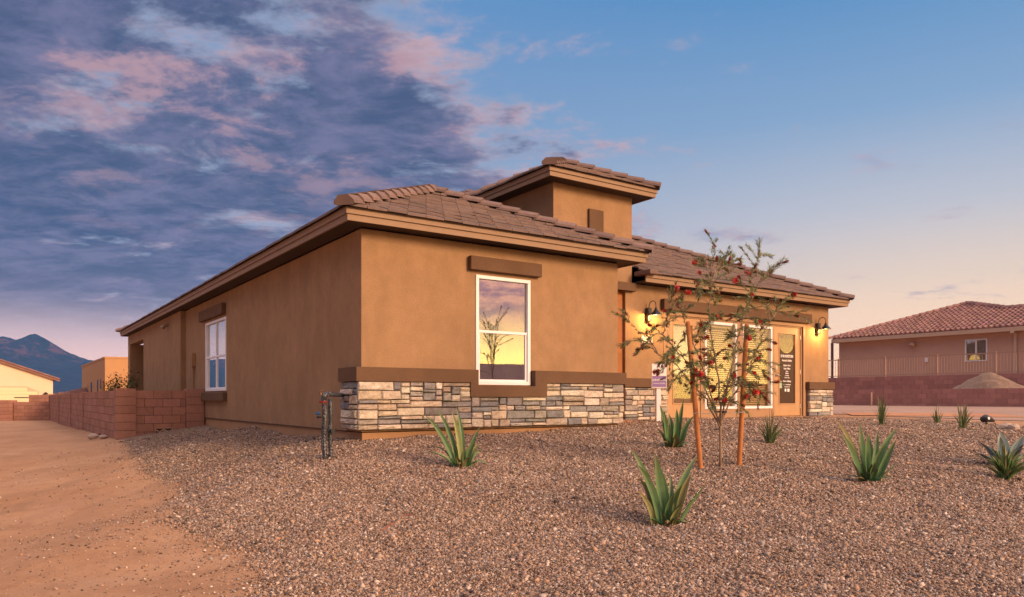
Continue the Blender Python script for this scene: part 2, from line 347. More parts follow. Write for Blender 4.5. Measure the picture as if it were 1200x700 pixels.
def ground_mat():
    m = bpy.data.materials.new('dirt_and_gravel'); m.use_nodes = True; k = NT(m.node_tree)
    tc = k.node('ShaderNodeTexCoord').outputs['Object']
    bed_ = k.node('ShaderNodeAttribute', attribute_name='bed').outputs['Fac']
    n = k.noise(tc, 2.2, 6, .7); nf = k.noise(tc, 24, 3, .6)
    s = k.math('ADD', bed_, k.math('ADD', k.math('MULTIPLY', k.math('SUBTRACT', n, .5), .9), k.math('MULTIPLY', k.math('SUBTRACT', nf, .5), .5)))
    mask = k.sm(s, -.06, .10)
    v = k.node('ShaderNodeTexVoronoi'); k.put(v.inputs['Vector'], tc); v.inputs['Scale'].default_value = 42
    sp = k.node('ShaderNodeSeparateColor'); k.put(sp.inputs[0], v.outputs['Color'])
    gcol = k.ramp(sp.outputs[0], [(0, (.075,.055,.045)), (.25, (.17,.115,.082)), (.55, (.26,.175,.125)), (.8, (.34,.24,.175)), (1, (.50,.39,.30))])
    gcol = k.mix(k.math('MULTIPLY', k.noise(tc, .8, 4), .35), gcol, (.24,.15,.105))
    v2 = k.node('ShaderNodeTexVoronoi'); k.put(v2.inputs['Vector'], tc); v2.inputs['Scale'].default_value = 60
    sp2 = k.node('ShaderNodeSeparateColor'); k.put(sp2.inputs[0], v2.outputs['Color'])
    d1 = k.ramp(k.noise(tc, .55, 8, .65, .4), [(.3, (.34,.19,.105)), (.5, (.44,.25,.14)), (.7, (.49,.30,.18))])
    d1 = k.mix(k.math('MULTIPLY', k.sm(k.noise(tc, 9, 6, .7), .5, .72), .35), d1, (.30,.15,.075))
    mpp = k.node('ShaderNodeMapping'); k.put(mpp.inputs[0], tc); mpp.inputs['Scale'].default_value = (.5,3.0,1); mpp.inputs['Rotation'].default_value=(0,0,.1)
    d1 = k.mix(k.math('MULTIPLY', k.sm(k.noise(mpp.outputs[0], 1.0, 5, .6), .5, .66), .30), d1, (.33,.175,.095))
    d1 = k.mix(k.math('MULTIPLY', k.sm(k.noise(tc, 38, 4, .75), .54, .70), .45), d1, (.24,.13,.075))
    d1 = k.mix(k.math('MULTIPLY', k.sm(k.noise(tc, 1.1, 7, .7, .8), .52, .64), .40), d1, (.30,.165,.09))
    peb = k.math('MULTIPLY', k.sm(sp2.outputs[1], .93, .95), k.math('SUBTRACT', 1.0, k.sm(v2.outputs['Distance'], .2, .45)))
    d1 = k.mix(k.math('MULTIPLY', peb, .6), d1, (.42,.32,.25))
    col = k.mix(mask, d1, gcol)
    b = k.node('ShaderNodeBsdfPrincipled'); k.put(b.inputs['Base Color'], col); b.inputs['Roughness'].default_value = .95; b.inputs['Specular IOR Level'].default_value = .12
    hg = k.math('MULTIPLY', k.math('SUBTRACT', 1.0, v.outputs['Distance']), .9)
    hd = k.math('ADD', k.math('ADD', k.math('MULTIPLY', k.noise(tc, 11, 9, .78), 1.3), k.math('MULTIPLY', k.noise(tc, 2.6, 5, .6), .9)), k.math('MULTIPLY', peb, .25))
    mh = k.node('ShaderNodeMix', data_type='FLOAT'); k.put(mh.inputs[0], mask); k.put(mh.inputs[2], hd); k.put(mh.inputs[3], hg)
    bn = k.node('ShaderNodeBump'); bn.inputs['Strength'].default_value = .9; bn.inputs['Distance'].default_value = .03; k.put(bn.inputs['Height'], mh.outputs[0])
    k.l.new(bn.outputs[0], b.inputs['Normal'])
    o = k.node('ShaderNodeOutputMaterial'); k.l.new(b.outputs[0], o.inputs[0]); return m
ground.data.materials.append(ground_mat())

# ------------------------------------------------------------------ house frame: local x along the front, y along the side wall, z above the floor
P0 = Vector((-2.133, 10.5, 0)); RZ = math.atan2(.568, .823); ZF = CZ-.447
house = empty('stucco_house', (P0.x, P0.y, ZF), RZ, label='tan stucco model home with brown tile hip roof, square entry tower and ledge stone base', cat='house')
HM = Matrix.Translation((P0.x, P0.y, ZF)) @ Matrix.Rotation(RZ, 4, 'Z'); HI = HM.inverted()
def wall_cells(mb, axis, a0, a1, t0, t1, z0, z1, holes):
    """wall along an axis with rectangular holes (a0,a1,z0,z1)"""
    A = sorted({a0, a1, *[h[0] for h in holes], *[h[1] for h in holes]}); Z = sorted({z0, z1, *[h[2] for h in holes], *[h[3] for h in holes]})
    A = [a for a in A if a0 <= a <= a1]; Z = [z for z in Z if z0 <= z <= z1]
    for i in range(len(A)-1):
        for j in range(len(Z)-1):
            ca, cz = (A[i]+A[i+1])/2, (Z[j]+Z[j+1])/2
            if any(h[0] < ca < h[1] and h[2] < cz < h[3] for h in holes): continue
            if axis == 'x': mb.box(A[i], A[i+1], t0, t1, Z[j], Z[j+1])
            else: mb.box(t0, t1, A[i], A[i+1], Z[j], Z[j+1])
FW = (1.9, 2.95, .66, 2.38)                 # front window
SW = (7.6, 9.62, .62, 2.30)                 # side window
ZT = 2.855
m = MB(); wall_cells(m, 'x', 0, 4.89, 0, .2, -.03, ZT, [FW]); m.build('front_wall', M_ST, house)
m = MB(); wall_cells(m, 'y', .2, 12.1, 0, .2, -.03, ZT, [SW]); m.build('side_wall', M_ST, house)
m = MB(); wall_cells(m, 'y', 12.1, 22.25, -.13, .2, -.03, ZT, [(18.5, 21.7, -1, 2.50)]); m.box(.2, .62, 21.7, 22.25, -.03, 2.5)
m.box(.2, 5, 18.3, 18.5, -.03, ZT); m.box(5.0, 5.2, 18.5, 22.25, -.03, ZT); m.build('rear_side_wall', M_ST, house)
m = MB(); m.box(5.2, 13.6, 22.05, 22.25, -.03, ZT); m.box(13.61, 13.81, 1.73, 22.25, -.03, ZT); m.box(4.69, 4.89, .2, 1.53, -.03, ZT); m.build('rear_wall', M_ST, house)
m = MB(); m.box(.62, 5.0, 22.0, 22.25, 2.5, ZT); m.build('patio_beam', M_ST, house)
OPEN = (7.74, 12.68, -.03, 2.30)
m = MB(); wall_cells(m, 'x', 4.65, 13.81, 1.53, 1.73, -.03, ZT, [(4.89, 6.52, -.03, 2.70), OPEN]); m.build('entry_wall', M_ST, house)
# foundation, slightly proud of nothing: it sits 2 cm back with a weep screed line above
m = MB(); m.box(.02, 4.87, .02, .3, -.75, -.045); m.box(.02, .3, .3, 22.2, -1.2, -.045); m.box(4.6, 13.79, 1.55, 1.8, -.7, -.045); m.build('foundation', mat('foundation_stucco', (.35,.20,.105), .95, [(120,.4,.004)], [(2,.1)]), house)
m = MB(); m.box(-.004, .02, .6, 12.1, -.045, -.028); m.build('weep_screed', M_SOFFIT, house)
# interior: floor, ceiling and partitions
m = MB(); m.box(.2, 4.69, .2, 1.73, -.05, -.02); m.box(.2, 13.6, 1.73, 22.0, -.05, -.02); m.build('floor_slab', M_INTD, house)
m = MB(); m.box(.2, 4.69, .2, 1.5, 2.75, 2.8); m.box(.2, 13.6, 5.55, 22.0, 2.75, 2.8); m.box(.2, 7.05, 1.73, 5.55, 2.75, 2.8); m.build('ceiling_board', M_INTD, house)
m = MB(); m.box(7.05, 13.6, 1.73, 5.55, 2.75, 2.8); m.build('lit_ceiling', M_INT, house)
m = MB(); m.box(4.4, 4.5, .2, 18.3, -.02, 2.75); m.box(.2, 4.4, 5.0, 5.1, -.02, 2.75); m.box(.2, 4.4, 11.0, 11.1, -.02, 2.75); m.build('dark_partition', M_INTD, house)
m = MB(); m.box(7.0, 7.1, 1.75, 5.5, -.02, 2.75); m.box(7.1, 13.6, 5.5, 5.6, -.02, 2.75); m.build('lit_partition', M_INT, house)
m = MB(); m.box(2.62, 2.93, .26, .32, .7, 2.34); m.build('curtain', M_CURT, house)
# trim: band over the stone with the dip under the window
def band(mb, pts, b0, b1):   # polygon band in the front plane from outline list of rectangles
    for (x0, x1, z0, z1) in pts: mb.box(x0, x1, b0, b1, z0, z1)
m = MB(); Bd = -.125
m.add([(x, y, z) for y in (Bd, 0) for (x, z) in [(-.125,.69),(1.74,.69),(1.74,.47),(3.21,.47),(3.21,.70),(4.99,.70),(4.99,.90),(2.97,.90),(2.97,.645),(1.88,.645),(1.88,.89),(-.125,.89)]],
      [(0,1,2,9,10,11),(2,3,8,9),(3,4,5,6,7,8)][:0] + [(0,1,10,11),(1,2,9,10),(2,3,8,9),(3,4,7,8),(4,5,6,7)] + [tuple(12+i for i in reversed(f)) for f in [(0,1,10,11),(1,2,9,10),(2,3,8,9),(3,4,7,8),(4,5,6,7)]] + [(i, i+12, (i+1) % 12+12, (i+1) % 12) for i in range(12)])
m.box(-.125, 0, 0, .56, .69, .89)
m.build('ledge_trim', M_TRIM, house)
m = MB(); m.box(6.40, 7.70, 1.53-.12, 1.53, .68, .87); m.build('ledge_trim', M_TRIM, house, bevel=.008)
m = MB(); m.box(12.80, 13.93, 1.53-.12, 1.53, .68, .87); m.build('ledge_trim', M_TRIM, house, bevel=.008)
m = MB(); m.box(1.76, 3.13, -.10, 0, 2.44, 2.655); m.build('lintel', M_TRIM, house, bevel=.012)
m = MB(); m.box(-.10, 0, 7.66, 10.0, 2.36, 2.61); m.build('lintel', M_TRIM, house, bevel=.012)
m = MB(); m.box(-.10, 0, 7.55, 9.72, .385, .585); m.build('sill_block', M_TRIM, house, bevel=.012)
m = MB(); m.box(7.56, 12.93, 1.53-.11, 1.53, 2.365, 2.60); m.build('header_beam', M_TRIM, house, bevel=.012)
m = MB(); m.box(4.9, 6.74, 1.53-.11, 1.53, 2.68, 2.852); m.build('entry_lintel', M_TRIM, house, bevel=.01)
# entry door
m = MB(); m.box(4.9, 6.52, 1.62, 1.68, 0, 2.69)
o = m.build('entry_door', M_WOOD, house)
m = MB()
for i in range(5): m.box(5.0+i*.31, 5.27+i*.31, 1.60, 1.62, .1, 2.6)
m.build('door_panel', M_WOOD, o)
# stone veneer, packed course on course
PAL = [((.56,.49,.39),5),((.49,.405,.305),3),((.39,.32,.25),3),((.25,.24,.23),4),((.205,.205,.21),3),((.32,.285,.25),3),((.62,.56,.46),2)]
def pick():
    c = random.choices([p[0] for p in PAL], [p[1] for p in PAL])[0]; j = random.uniform(.88,1.12); return tuple(min(1, x*j*random.uniform(.97,1.03)) for x in c)
def pack(L, ceil, du=.03, r=random):
    n = int(round(L/du)); top = [0.0]*n; C = [ceil((i+.5)*du) for i in range(n)]; out = []
    for _ in range(4000):
        opn = [i for i in range(n) if top[i] < C[i]-.02]
        if not opn: break
        i = min(opn, key=lambda q: (round(top[q], 3), q)); j = i
        while j < n and abs(top[j]-top[i]) < .004 and abs(C[j]-C[i]) < .004: j += 1
        seg = j-i; w = max(4, int(r.choice([.15,.22,.30,.38,.46,.55])/du)); 
        if seg-w < 4: w = seg
        h = r.choice([.06,.075,.09,.10,.12,.135])
        if w*du < .16 and h < .07 and r.random() < .6: h = .085
        if w*du > .5: h = min(h, .10)
        for nb in ([i-1] if i > 0 else [])+([i+w] if i+w < n else []):
            dlt = top[nb]-top[i]
            if .045 < dlt < .15 and r.random() < .55: h = dlt
        left = C[i]-top[i]
        if left-h < .045: h = left if left < .16 else left/2
        out.append((i*du, (i+w)*du, top[i], top[i]+h))
        for q in range(i, i+w): top[q] += h
    return out
def stones(mb, rects, place):
    for (u0, u1, z0, z1) in rects:
        g = .0065; a, b, c, d = u0+g, u1-g, z0+g, z1-g
        if b-a < .02: continue
        j = lambda s=.005: random.uniform(-s, s); D = random.uniform(.0, .028); ins = min(.008, (d-c)*.2)
        back = [(a+j(),c+j()),(b+j(),c+j()),(b+j(),d+j()),(a+j(),d+j())]
        ins = min(.012, (d-c)*.24)
        fr = [(a+ins+j(.003),c+ins+j(.003)),(b-ins+j(.003),c+ins),(b-ins+j(.003),d-ins+j(.003)),(a+ins,d-ins+j(.003))]
        nx_ = max(1, int((b-a)/.09)); colr = pick()
        B4 = [place(u, 0, z) for u, z in back]; M4 = [place(u, .042+D, z) for u, z in back]
        # front grid
        gv = []
        for q in range(nx_+1):
            t = q/nx_
            for s_ in (0, 1/2, 1):
                u = (fr[0][0]*(1-t)+fr[1][0]*t)*(1-s_)+(fr[3][0]*(1-t)+fr[2][0]*t)*s_; z = (fr[0][1]*(1-t)+fr[1][1]*t)*(1-s_)+(fr[3][1]*(1-t)+fr[2][1]*t)*s_
                gv.append(place(u, .055+D+random.uniform(-.009,.009), z))
        vs = B4+M4+gv; fs = [(0,1,5,4),(1,2,6,5),(2,3,7,6),(3,0,4,7)]
        for q in range(nx_):
            for s_ in range(2): fs.append((8+q*3+s_, 8+(q+1)*3+s_, 8+(q+1)*3+s_+1, 8+q*3+s_+1))
        bot = [8+q*3 for q in range(nx_+1)]; tp = [8+q*3+2 for q in range(nx_+1)]
        fs += [tuple([4,5]+bot[::-1]), tuple([6,7]+tp), (5,6,8+nx_*3+2,8+nx_*3+1,8+nx_*3), (7,4,8,9,10)]
        mb.add(vs, fs, colr)
CE = lambda u: .47 if 1.76+.09 < u < 3.21+.09 else (.69 if u < 1.9 else .70)
m = MB(); stones(m, pack(5.04, CE), lambda u, d, z: (u-.09, -.035-d, z-.002)); o = m.build('front_stone', M_STONE, house)
m = MB(); stones(m, pack(.60, lambda u: .69), lambda u, d, z: (-.035-d, .54-u, z-.002)); m.build('corner_stone', M_STONE, house)
m = MB(); m.box(-.04, 1.74, -.045, 0, 0, .69); m.box(1.74, 3.21, -.045, 0, 0, .47); m.box(3.21, 4.95, -.045, 0, 0, .70); m.box(-.045, 0, .001, .54, 0, .69); m.build('mortar_bed', M_MORTAR, house)
m = MB(); stones(m, pack(1.26, lambda u: .68), lambda u, d, z: (6.42+u, 1.53-.035-d, z-.01)); m.build('entry_stone', M_STONE, house)
m = MB(); m.box(6.43, 7.68, 1.49, 1.53, -.02, .68); m.build('mortar_bed', M_MORTAR, house)
m = MB(); m.box(12.84, 13.9, 1.49, 1.53, -.02, .68); m.build('mortar_bed', M_MORTAR, house)
m = MB(); stones(m, pack(1.05, lambda u: .68), lambda u, d, z: (12.83+u, 1.53-.035-d, z-.01)); m.build('pier_stone', M_STONE, house)
# windows
def window(name, axis, a0, a1, z0, z1, t, parent, midz=None, midv=False, gm=M_GLASS, fw=.055, depth=.08, rec=.03):
    """t: plane position; axis 'x' faces -y, axis 'y' faces -x"""
    def bx(mb, u0, u1, d0, d1, w0, w1):
        if axis == 'x': mb.box(u0, u1, t+d0, t+d1, w0, w1)
        else: mb.box(t+d0, t+d1, u0, u1, w0, w1)
    f = MB(); bx(f, a0, a1, -.02, depth, z0, z0+fw); bx(f, a0, a1, -.02, depth, z1-fw, z1); bx(f, a0, a0+fw, -.018, depth, z0+fw, z1-fw); bx(f, a1-fw, a1, -.018, depth, z0+fw, z1-fw)
    w = f.build(name, M_WHITE, parent, bevel=.004)
    if midz: s_ = MB(); bx(s_, a0+fw, a1-fw, .002, depth-.01, midz-.022, midz+.022); s_.build('meeting_rail', M_WHITE, w, bevel=.003)
    if midz:
        s_ = MB(); q = .032
        segs = [(a0+fw, a1-fw)] if not midv else [(a0+fw, (a0+a1)/2-.02), ((a0+a1)/2+.02, a1-fw)]
        for (p0, p1) in segs:
            bx(s_, p0, p1, .012, .05, z0+fw, z0+fw+q); bx(s_, p0, p0+q, .012, .05, z0+fw+q, midz-.022); bx(s_, p1-q, p1, .012, .05, z0+fw+q, midz-.022)
        s_.build('sash', M_WHITE, w, bevel=.003)
    if midv: s_ = MB(); bx(s_, (a0+a1)/2-.02, (a0+a1)/2+.02, .004, depth-.01, z0+fw, z1-fw); s_.build('mullion', M_WHITE, w)
    g = MB(); bx(g, a0+fw*.8, a1-fw*.8, rec, rec+.005, z0+fw*.8, z1-fw*.8); g.build('pane', gm, w)
    return w
window('window', 'x', *FW[:2], FW[2], FW[3], 0, house, 1.50, False, M_GLASS)
w2 = window('window', 'y', *SW[:2], SW[2], SW[3], 0, house, 1.44, True, M_GLASS_S)
s_ = MB(); s_.box(.10, .11, 7.66, 9.56, .64, 2.26); s_.build('roller_shade', mat('pale_shade', (.62,.66,.70), .8), w2)
# storefront: two doors and two tall windows set in a tan panelled opening
Y2 = 1.53
fm = MB()
for a, b in [(7.74,7.80),(8.86,9.0),(10.12,10.34),(11.46,11.55),(12.62,12.68)]: fm.box(a, b, Y2+.02, Y2+.12, 0, 2.24)
fm.box(7.74, 12.68, Y2+.018, Y2+.12, 2.24, 2.30); fm.box(9.0, 10.12, Y2+.03, Y2+.10, 0, .20); fm.box(10.34, 11.46, Y2+.03, Y2+.10, 0, .20)
fm.box(9.0, 10.12, Y2+.03, Y2+.10, 2.21, 2.24); fm.box(10.34, 11.46, Y2+.03, Y2+.10, 2.21, 2.24)
fm.box(7.74, 12.68, Y2-.01, Y2+.14, -.03, 0)
fm.build('storefront_frame', M_PANEL, house, bevel=.004)
ba = MB(); ba.box(7.64,7.74,Y2-.02,Y2,0,2.34); ba.box(12.68,12.76,Y2-.02,Y2,0,2.34); ba.box(7.74,12.68,Y2-.02,Y2,2.27,2.34); ba.build('casing', M_PANEL, house, bevel=.004)
for (a, b) in [(9.0,10.12),(10.34,11.46)]:
    w = window('shop_window', 'x', a, b, .20, 2.21, Y2+.03, house, None, False, M_GLASS_L, fw=.06)
    bl = MB()
    for i in range(36):
        z = .28+i*.05; zz_ = z
        bl.box(a+.08, b-.08, -.02, .02, -.0015, .0015, M=Matrix.Translation((0, Y2+.17, zz_)) @ Matrix.Rotation(math.radians(28), 4, 'X'))
    bl.box(a+.08, b-.08, Y2+.14, Y2+.20, 2.10, 2.14); bl.build('venetian_blind', M_BLIND, w)
def glazed_door(a0, a1, g, handle_side, hinges, film):
    d = MB(); z0, z1 = .012, 2.235; y0, y1 = Y2+.035, Y2+.08
    d.box(a0, g[0], y0, y1, z0, z1); d.box(g[1], a1, y0, y1, z0, z1); d.box(g[0], g[1], y0, y1, z0, g[2]); d.box(g[0], g[1], y0, y1, g[3], z1)
    o = d.build('glazed_door', M_DOORP, house, bevel=.003)
    r = MB(); q = .022
    r.box(g[0]-q, g[0], y0-.012, y0, g[2]-q, g[3]+q); r.box(g[1], g[1]+q, y0-.012, y0, g[2]-q, g[3]+q); r.box(g[0], g[1], y0-.012, y0, g[2]-q, g[2]); r.box(g[0], g[1], y0-.012, y0, g[3], g[3]+q)
    r.build('glazing_bead', M_DOORP, o, bevel=.003)
    p = MB(); p.box(g[0]-.005, g[1]+.005, y0+.018, y0+.024, g[2]-.005, g[3]+.005); p.build('pane', M_GLASS_L, o)
    x = a0+.07 if handle_side < 0 else a1-.07
    hd = MB(); hd.lathe((0,0,0), [(0,0),(.03,0),(.03,.012),(.012,.016),(.012,.05),(0,.05)], 14)
    hd.v = [(x+v[0], y0-v[2], 1.02+v[1]) for v in hd.v]; hd.tube([(x, y0-.045, 1.02),(x-handle_side*.12, y0-.048, 1.015)], .010, 8); hd.build('lever_handle', M_STEEL, o, smooth=True)
    db = MB(); db.box(x-.035, x+.035, y0-.018, y0, 1.14, 1.28); db.build('deadbolt', M_STEEL, o, bevel=.008)
    for z in (.25, 1.12, 2.0):
        hg = MB(); xx = a1+.004 if handle_side < 0 else a0-.004
        hg.tube([(xx, y0-.008, z-.05),(xx, y0-.008, z+.05)], .009, 8); hg.build('hinge', M_STEEL, o)
    return o, y0
d1, _ = glazed_door(7.81, 8.85, (7.98, 8.60, .34, 2.08), 1, 0, False)
s_ = MB(); s_.box(7.95, 8.62, Y2+.10, Y2+.11, .98, 2.1); s_.build('shade', mat('door_shade', (.62,.60,.42), .8), d1)
d2, dy = glazed_door(11.56, 12.61, (11.76, 12.40, .32, 2.06), -1, 0, True)
# dark printed film with a curved top edge, and the white lettering on it
fl = MB(); n = 14; top = []
for i in range(n+1):
    t = i/n; u = 11.765+.63*t; top.append((u, 1.80-.22*math.sin(math.pi*min(1, max(0, (t-.0)/1)))**.55))
vs = [(11.765, .325), (12.395, .325)]+[(u, z) for u, z in top[::-1]]
fl.add([(u, dy+.012, z) for u, z in vs], [tuple(range(len(vs)))])
fl.add([(u, dy+.015, z) for u, z in vs], [tuple(range(len(vs)))[::-1]])
film = fl.build('printed_film', M_CHAR, d2)
def TM(u, z): return Matrix.Translation((u, dy+.006, z)) @ Matrix.Rotation(math.radians(90), 4, 'X')
def wr(t, size, z, bold=.0, sx=1, u=12.08): text_mesh(t, size, 'lettering', M_TXT, d2, TM(u, z), .002, bold, sx)
wr('D·R·HORTON', .095, 1.475, .0025, .86); wr("America's Builder", .072, 1.375, .001, .80)
for t, sz, z, w in [('SIERRA VISTA',.05,1.255,1.0),('Sales Office',.06,1.175,.95),('Open',.042,1.115,1),('Monday',.04,1.065,1),('to Sunday',.04,1.01,1),('10 am - 6 pm',.042,.955,.9),('Now Selling',.06,.86,1.1),('Welcome Home',.044,.78,1),('Come On In',.044,.725,1)]:
    wr(t, sz, z, .001, w)
for q_ in ((11.99, 12.05, .62, .69), (12.10, 12.18, .615, .69)):
    lg = MB(); lg.box(q_[0], q_[1], dy+.004, dy+.008, q_[2], q_[3]); lg.build('small_logo', M_TXT, d2)
st = MB(); st.box(11.77, 11.87, dy+.004, dy+.008, .70, .88); st.build('sticker', mat('green_sticker', (.35,.50,.36), .5), d2)
# fascia and soffit
def eaves(mbf, mbs, path, zb, ov):
    ribbon(mbf, path, 0, .03, zb+.002, zb+.088); ribbon(mbf, path, .026, .03, zb+.09, zb+.178)
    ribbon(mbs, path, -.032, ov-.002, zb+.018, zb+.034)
f_ = MB(); s_ = MB(); ZB = 2.857; EV = 22.6
eaves(f_, s_, [(-.35,EV),(-.35,-.35),(5.24,-.35),(5.24,1.50)], ZB, .35)
eaves(f_, s_, [(6.77,1.18),(14.16,1.18),(14.16,EV)], ZB, .35)
eaves(f_, s_, [(14.16,EV),(-.35,EV)], ZB, .35)
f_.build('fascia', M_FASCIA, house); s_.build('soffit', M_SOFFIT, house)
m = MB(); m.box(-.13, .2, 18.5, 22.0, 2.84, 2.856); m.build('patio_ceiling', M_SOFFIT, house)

# roof planes
ZR = ZB+.185; SL = .45
def clip_poly(poly, cv):
    """Sutherland-Hodgman in 2D, cv convex and counter-clockwise"""
    out = poly
    for i in range(len(cv)):
        a, b = cv[i], cv[(i+1) % len(cv)]; inp = out; out = []
        if not inp: return []
        sd_ = lambda p: (b[0]-a[0])*(p[1]-a[1])-(b[1]-a[1])*(p[0]-a[0])
        for j in range(len(inp)):
            p, q = inp[j], inp[(j+1) % len(inp)]; sp_, sq = sd_(p), sd_(q)
            if sp_ >= -1e-9: out.append(p)
            if (sp_ >= 0) != (sq >= 0) and abs(sp_-sq) > 1e-12:
                t = sp_/(sp_-sq); out.append((p[0]+(q[0]-p[0])*t, p[1]+(q[1]-p[1])*t))
    return out if len(out) >= 3 else []
def tile_plane(mb, origin, eave_dir, zb, slope, length, polys, tw=.30, ex=.31, lift=.036, seed=1):
    """origin: plan point on the eave; eave_dir: unit plan vector along the eave; upslope is its left-hand normal. polys: convex pieces in (u, r) plan coordinates"""
    r_ = random.Random(seed); e = Vector(eave_dir); nrm = Vector((-e.y, e.x)); O = Vector(origin)
    def P(u, r, h): q = O+e*u+nrm*r; return (q.x, q.y, zb+slope*r+h)
    rmax = max(p[1] for pl in polys for p in pl); cs = math.cos(math.atan(slope)); row = 0; r = -.05
    exp_ = ex*cs
    while r < rmax:
        off = (row % 2)*tw/2; u = -tw+off-.02
        while u < length+tw:
            jl = r_.uniform(-.007,.007); col = r_.uniform(.88,1.12); warm = r_.uniform(-.05,.05)
            c = (col*(1+warm), col, col*(1-warm*.8))
            a = [(u+.004, r), (u+tw-.004, r), (u+tw-.004, r+exp_+.02), (u+.004, r+exp_+.02)]
            for pl in polys:
                cp = clip_poly(a, pl)
                if len(cp) < 3: continue
                hgt = lambda rr: lift+.018+jl-(rr-r)/exp_*lift
                n = len(cp); top = [P(x, y, hgt(y)) for x, y in cp]; bot = [P(x, y, hgt(y)-.035) for x, y in cp]
                mb.add(top+bot, [tuple(range(n))]+[(i+n, (i+1) % n+n, (i+1) % n, i) for i in range(n)], c)
            u += tw
        r += exp_; row += 1
def deck(mb, origin, eave_dir, zb, slope, polys):
    e = Vector(eave_dir); nrm = Vector((-e.y, e.x)); O = Vector(origin)
    for pl in polys: mb.add([(*(O+e*u+nrm*r), zb+slope*r+.002) for u, r in pl], [tuple(range(len(pl)))])
def caps(mb, p0, p1, seed=3, w=.15, ln=.41, ex=.36, h=.085):
    """trim tiles up a hip or along a ridge, lower end first, each lapping over the one below"""
    r_ = random.Random(seed); p0 = Vector(p0); p1 = Vector(p1); d = (p1-p0); L = d.length; d.normalize()
    side = Vector((d.y, -d.x, 0)).normalized(); up = side.cross(d).normalized()
    n = max(1, int(L/ex))
    for i in range(n+1):
        a = p0+d*(i*ex-.04); ln_ = min(ln, L-i*ex+.1)
        if ln_ < .1: continue
        col = r_.uniform(1.0,1.4); c = (col*1.02, col*.98, col*.97)
        prof = [(-w,-.045),(-w*.93,.0),(-w*.45,h*.72),(w*.45,h*.72),(w*.93,.0),(w,-.045)]
        inner = [(x*.82, z-.02) for x, z in prof]
        lo = .052; hi = .012
        vs = [a+side*x+up*(z+lo) for x, z in prof]+[a+d*ln_+side*x*.93+up*(z+hi) for x, z in prof]+[a+side*x+up*(z+lo) for x, z in inner]
        fs = [(j, j+1, 7+j, 6+j) for j in range(5)]+[(12+j, 13+j, j+1, j) for j in range(5)]+[(0,6,12),(5,17,11)][:0]
        fs += [(17,16,15,14,13,12)] if i == 0 else []
        mb.add(vs, fs, c)
rf = MB(); dk = MB()
def plane(origin, e, zb, sl, L, polys, seed):
    tile_plane(rf, origin, e, zb, sl, L, polys, seed=seed); deck(dk, origin, e, zb, sl, polys)
o_ = .02
def hroof(seed=1):
    # wing front: eave from (-.37,-.37) to (5.26,-.37)
    L = 5.59+2*o_; plane((-.35-o_, -.35-o_), (1,0), ZR, SL, L, [[(0,-.05),(L,-.05),(L,0),(L/2,L/2),(0,0)]], 11)
    # wing right: eave along +y at x=5.26, from y=-.37 to 1.53
    plane((5.24+o_, -.35-o_), (0,1), ZR, SL, 2, [[(0,-.05),(1.9,-.05),(1.9,0),(1.53,0),(4.32,2.795),(2.795,2.795),(0,0)]][:0]+[[(0,-.05),(1.88,-.05),(1.88,.35),(4.34,2.81),(2.815,2.815),(0,0)]], 12)
    # left plane: eave at x=-.37 running from the back to the front
    LL = EV+.35+2*o_; A = 7.275
    plane((-.35-o_, EV+o_), (0,-1), ZR, SL, LL, [[(0,-.05),(LL,-.05),(LL,0),(LL-2.815,2.815),(LL-4.34,2.815),(0,2.815)][:5]+[(2.815,2.815),(0,0)],
        [(2.815,2.815),(LL-4.34,2.815),(LL-4.34-(A-2.815),A),(A,A)]], 13)
    # main front plane: eave y=1.16
    q = 14.16+o_; x0 = 2.445
    plane((0, 1.18-o_), (1,0), ZR, SL, 14.3, [[(6.77,-.05),(q,-.05),(q,0),(q-.37,.37),(6.77,.37)], [(4.87,.37),(q-.37,.37),(6.905,7.275),(x0,2.815)]], 14)
    # right plane and back plane
    LR = EV-1.18+2*o_
    plane((14.16+o_, 1.18-o_), (0,1), ZR, SL, LR, [[(0,-.05),(LR,-.05),(LR,0),(LR-A,A),(A,A),(0,0)]], 15)
    LB = 14.51+2*o_
    plane((14.16+o_, EV+o_), (-1,0), ZR, SL, LB, [[(0,-.05),(LB,-.05),(LB,0),(LB/2,LB/2),(0,0)]], 16)
hroof()
roof = rf.build('roof', M_TILE, house)
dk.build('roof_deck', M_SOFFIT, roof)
cp = MB()
def zr(r): return ZR+SL*r+.03
caps(cp, (-.40,-.40,zr(-.03)), (2.445,2.445,zr(2.815)), 1, h=.10); caps(cp, (5.29,-.40,zr(-.03)), (2.47,2.42,zr(2.80)), 2); caps(cp, (2.445,2.445,zr(2.815)), (2.445,3.9,zr(2.815)), 4)
caps(cp, (14.21,1.13,zr(-.03)), (6.92,8.42,zr(7.26)), 3); caps(cp, (6.905,8.435,zr(7.26)), (6.905,15.3,zr(7.26)), 5); caps(cp, (-.40,22.65,zr(-.03)), (6.9,15.35,zr(7.26)), 6); caps(cp, (14.21,22.65,zr(-.03)), (6.92,15.36,zr(7.26)), 7)
caps(cp, (2.5,4.0,zr(2.85)), (6.88,8.41,zr(7.2)), 9)
cp.build('ridge_cap', M_TILE, roof)
# short closing tile where the entry roof starts beside the tower
m = MB(); m.box(6.73, 6.97, 1.02, 1.5, 3.0, 3.10, (1.1,1.05,1.0)); m.build('rake_tile', M_TILE, roof, bevel=.02)
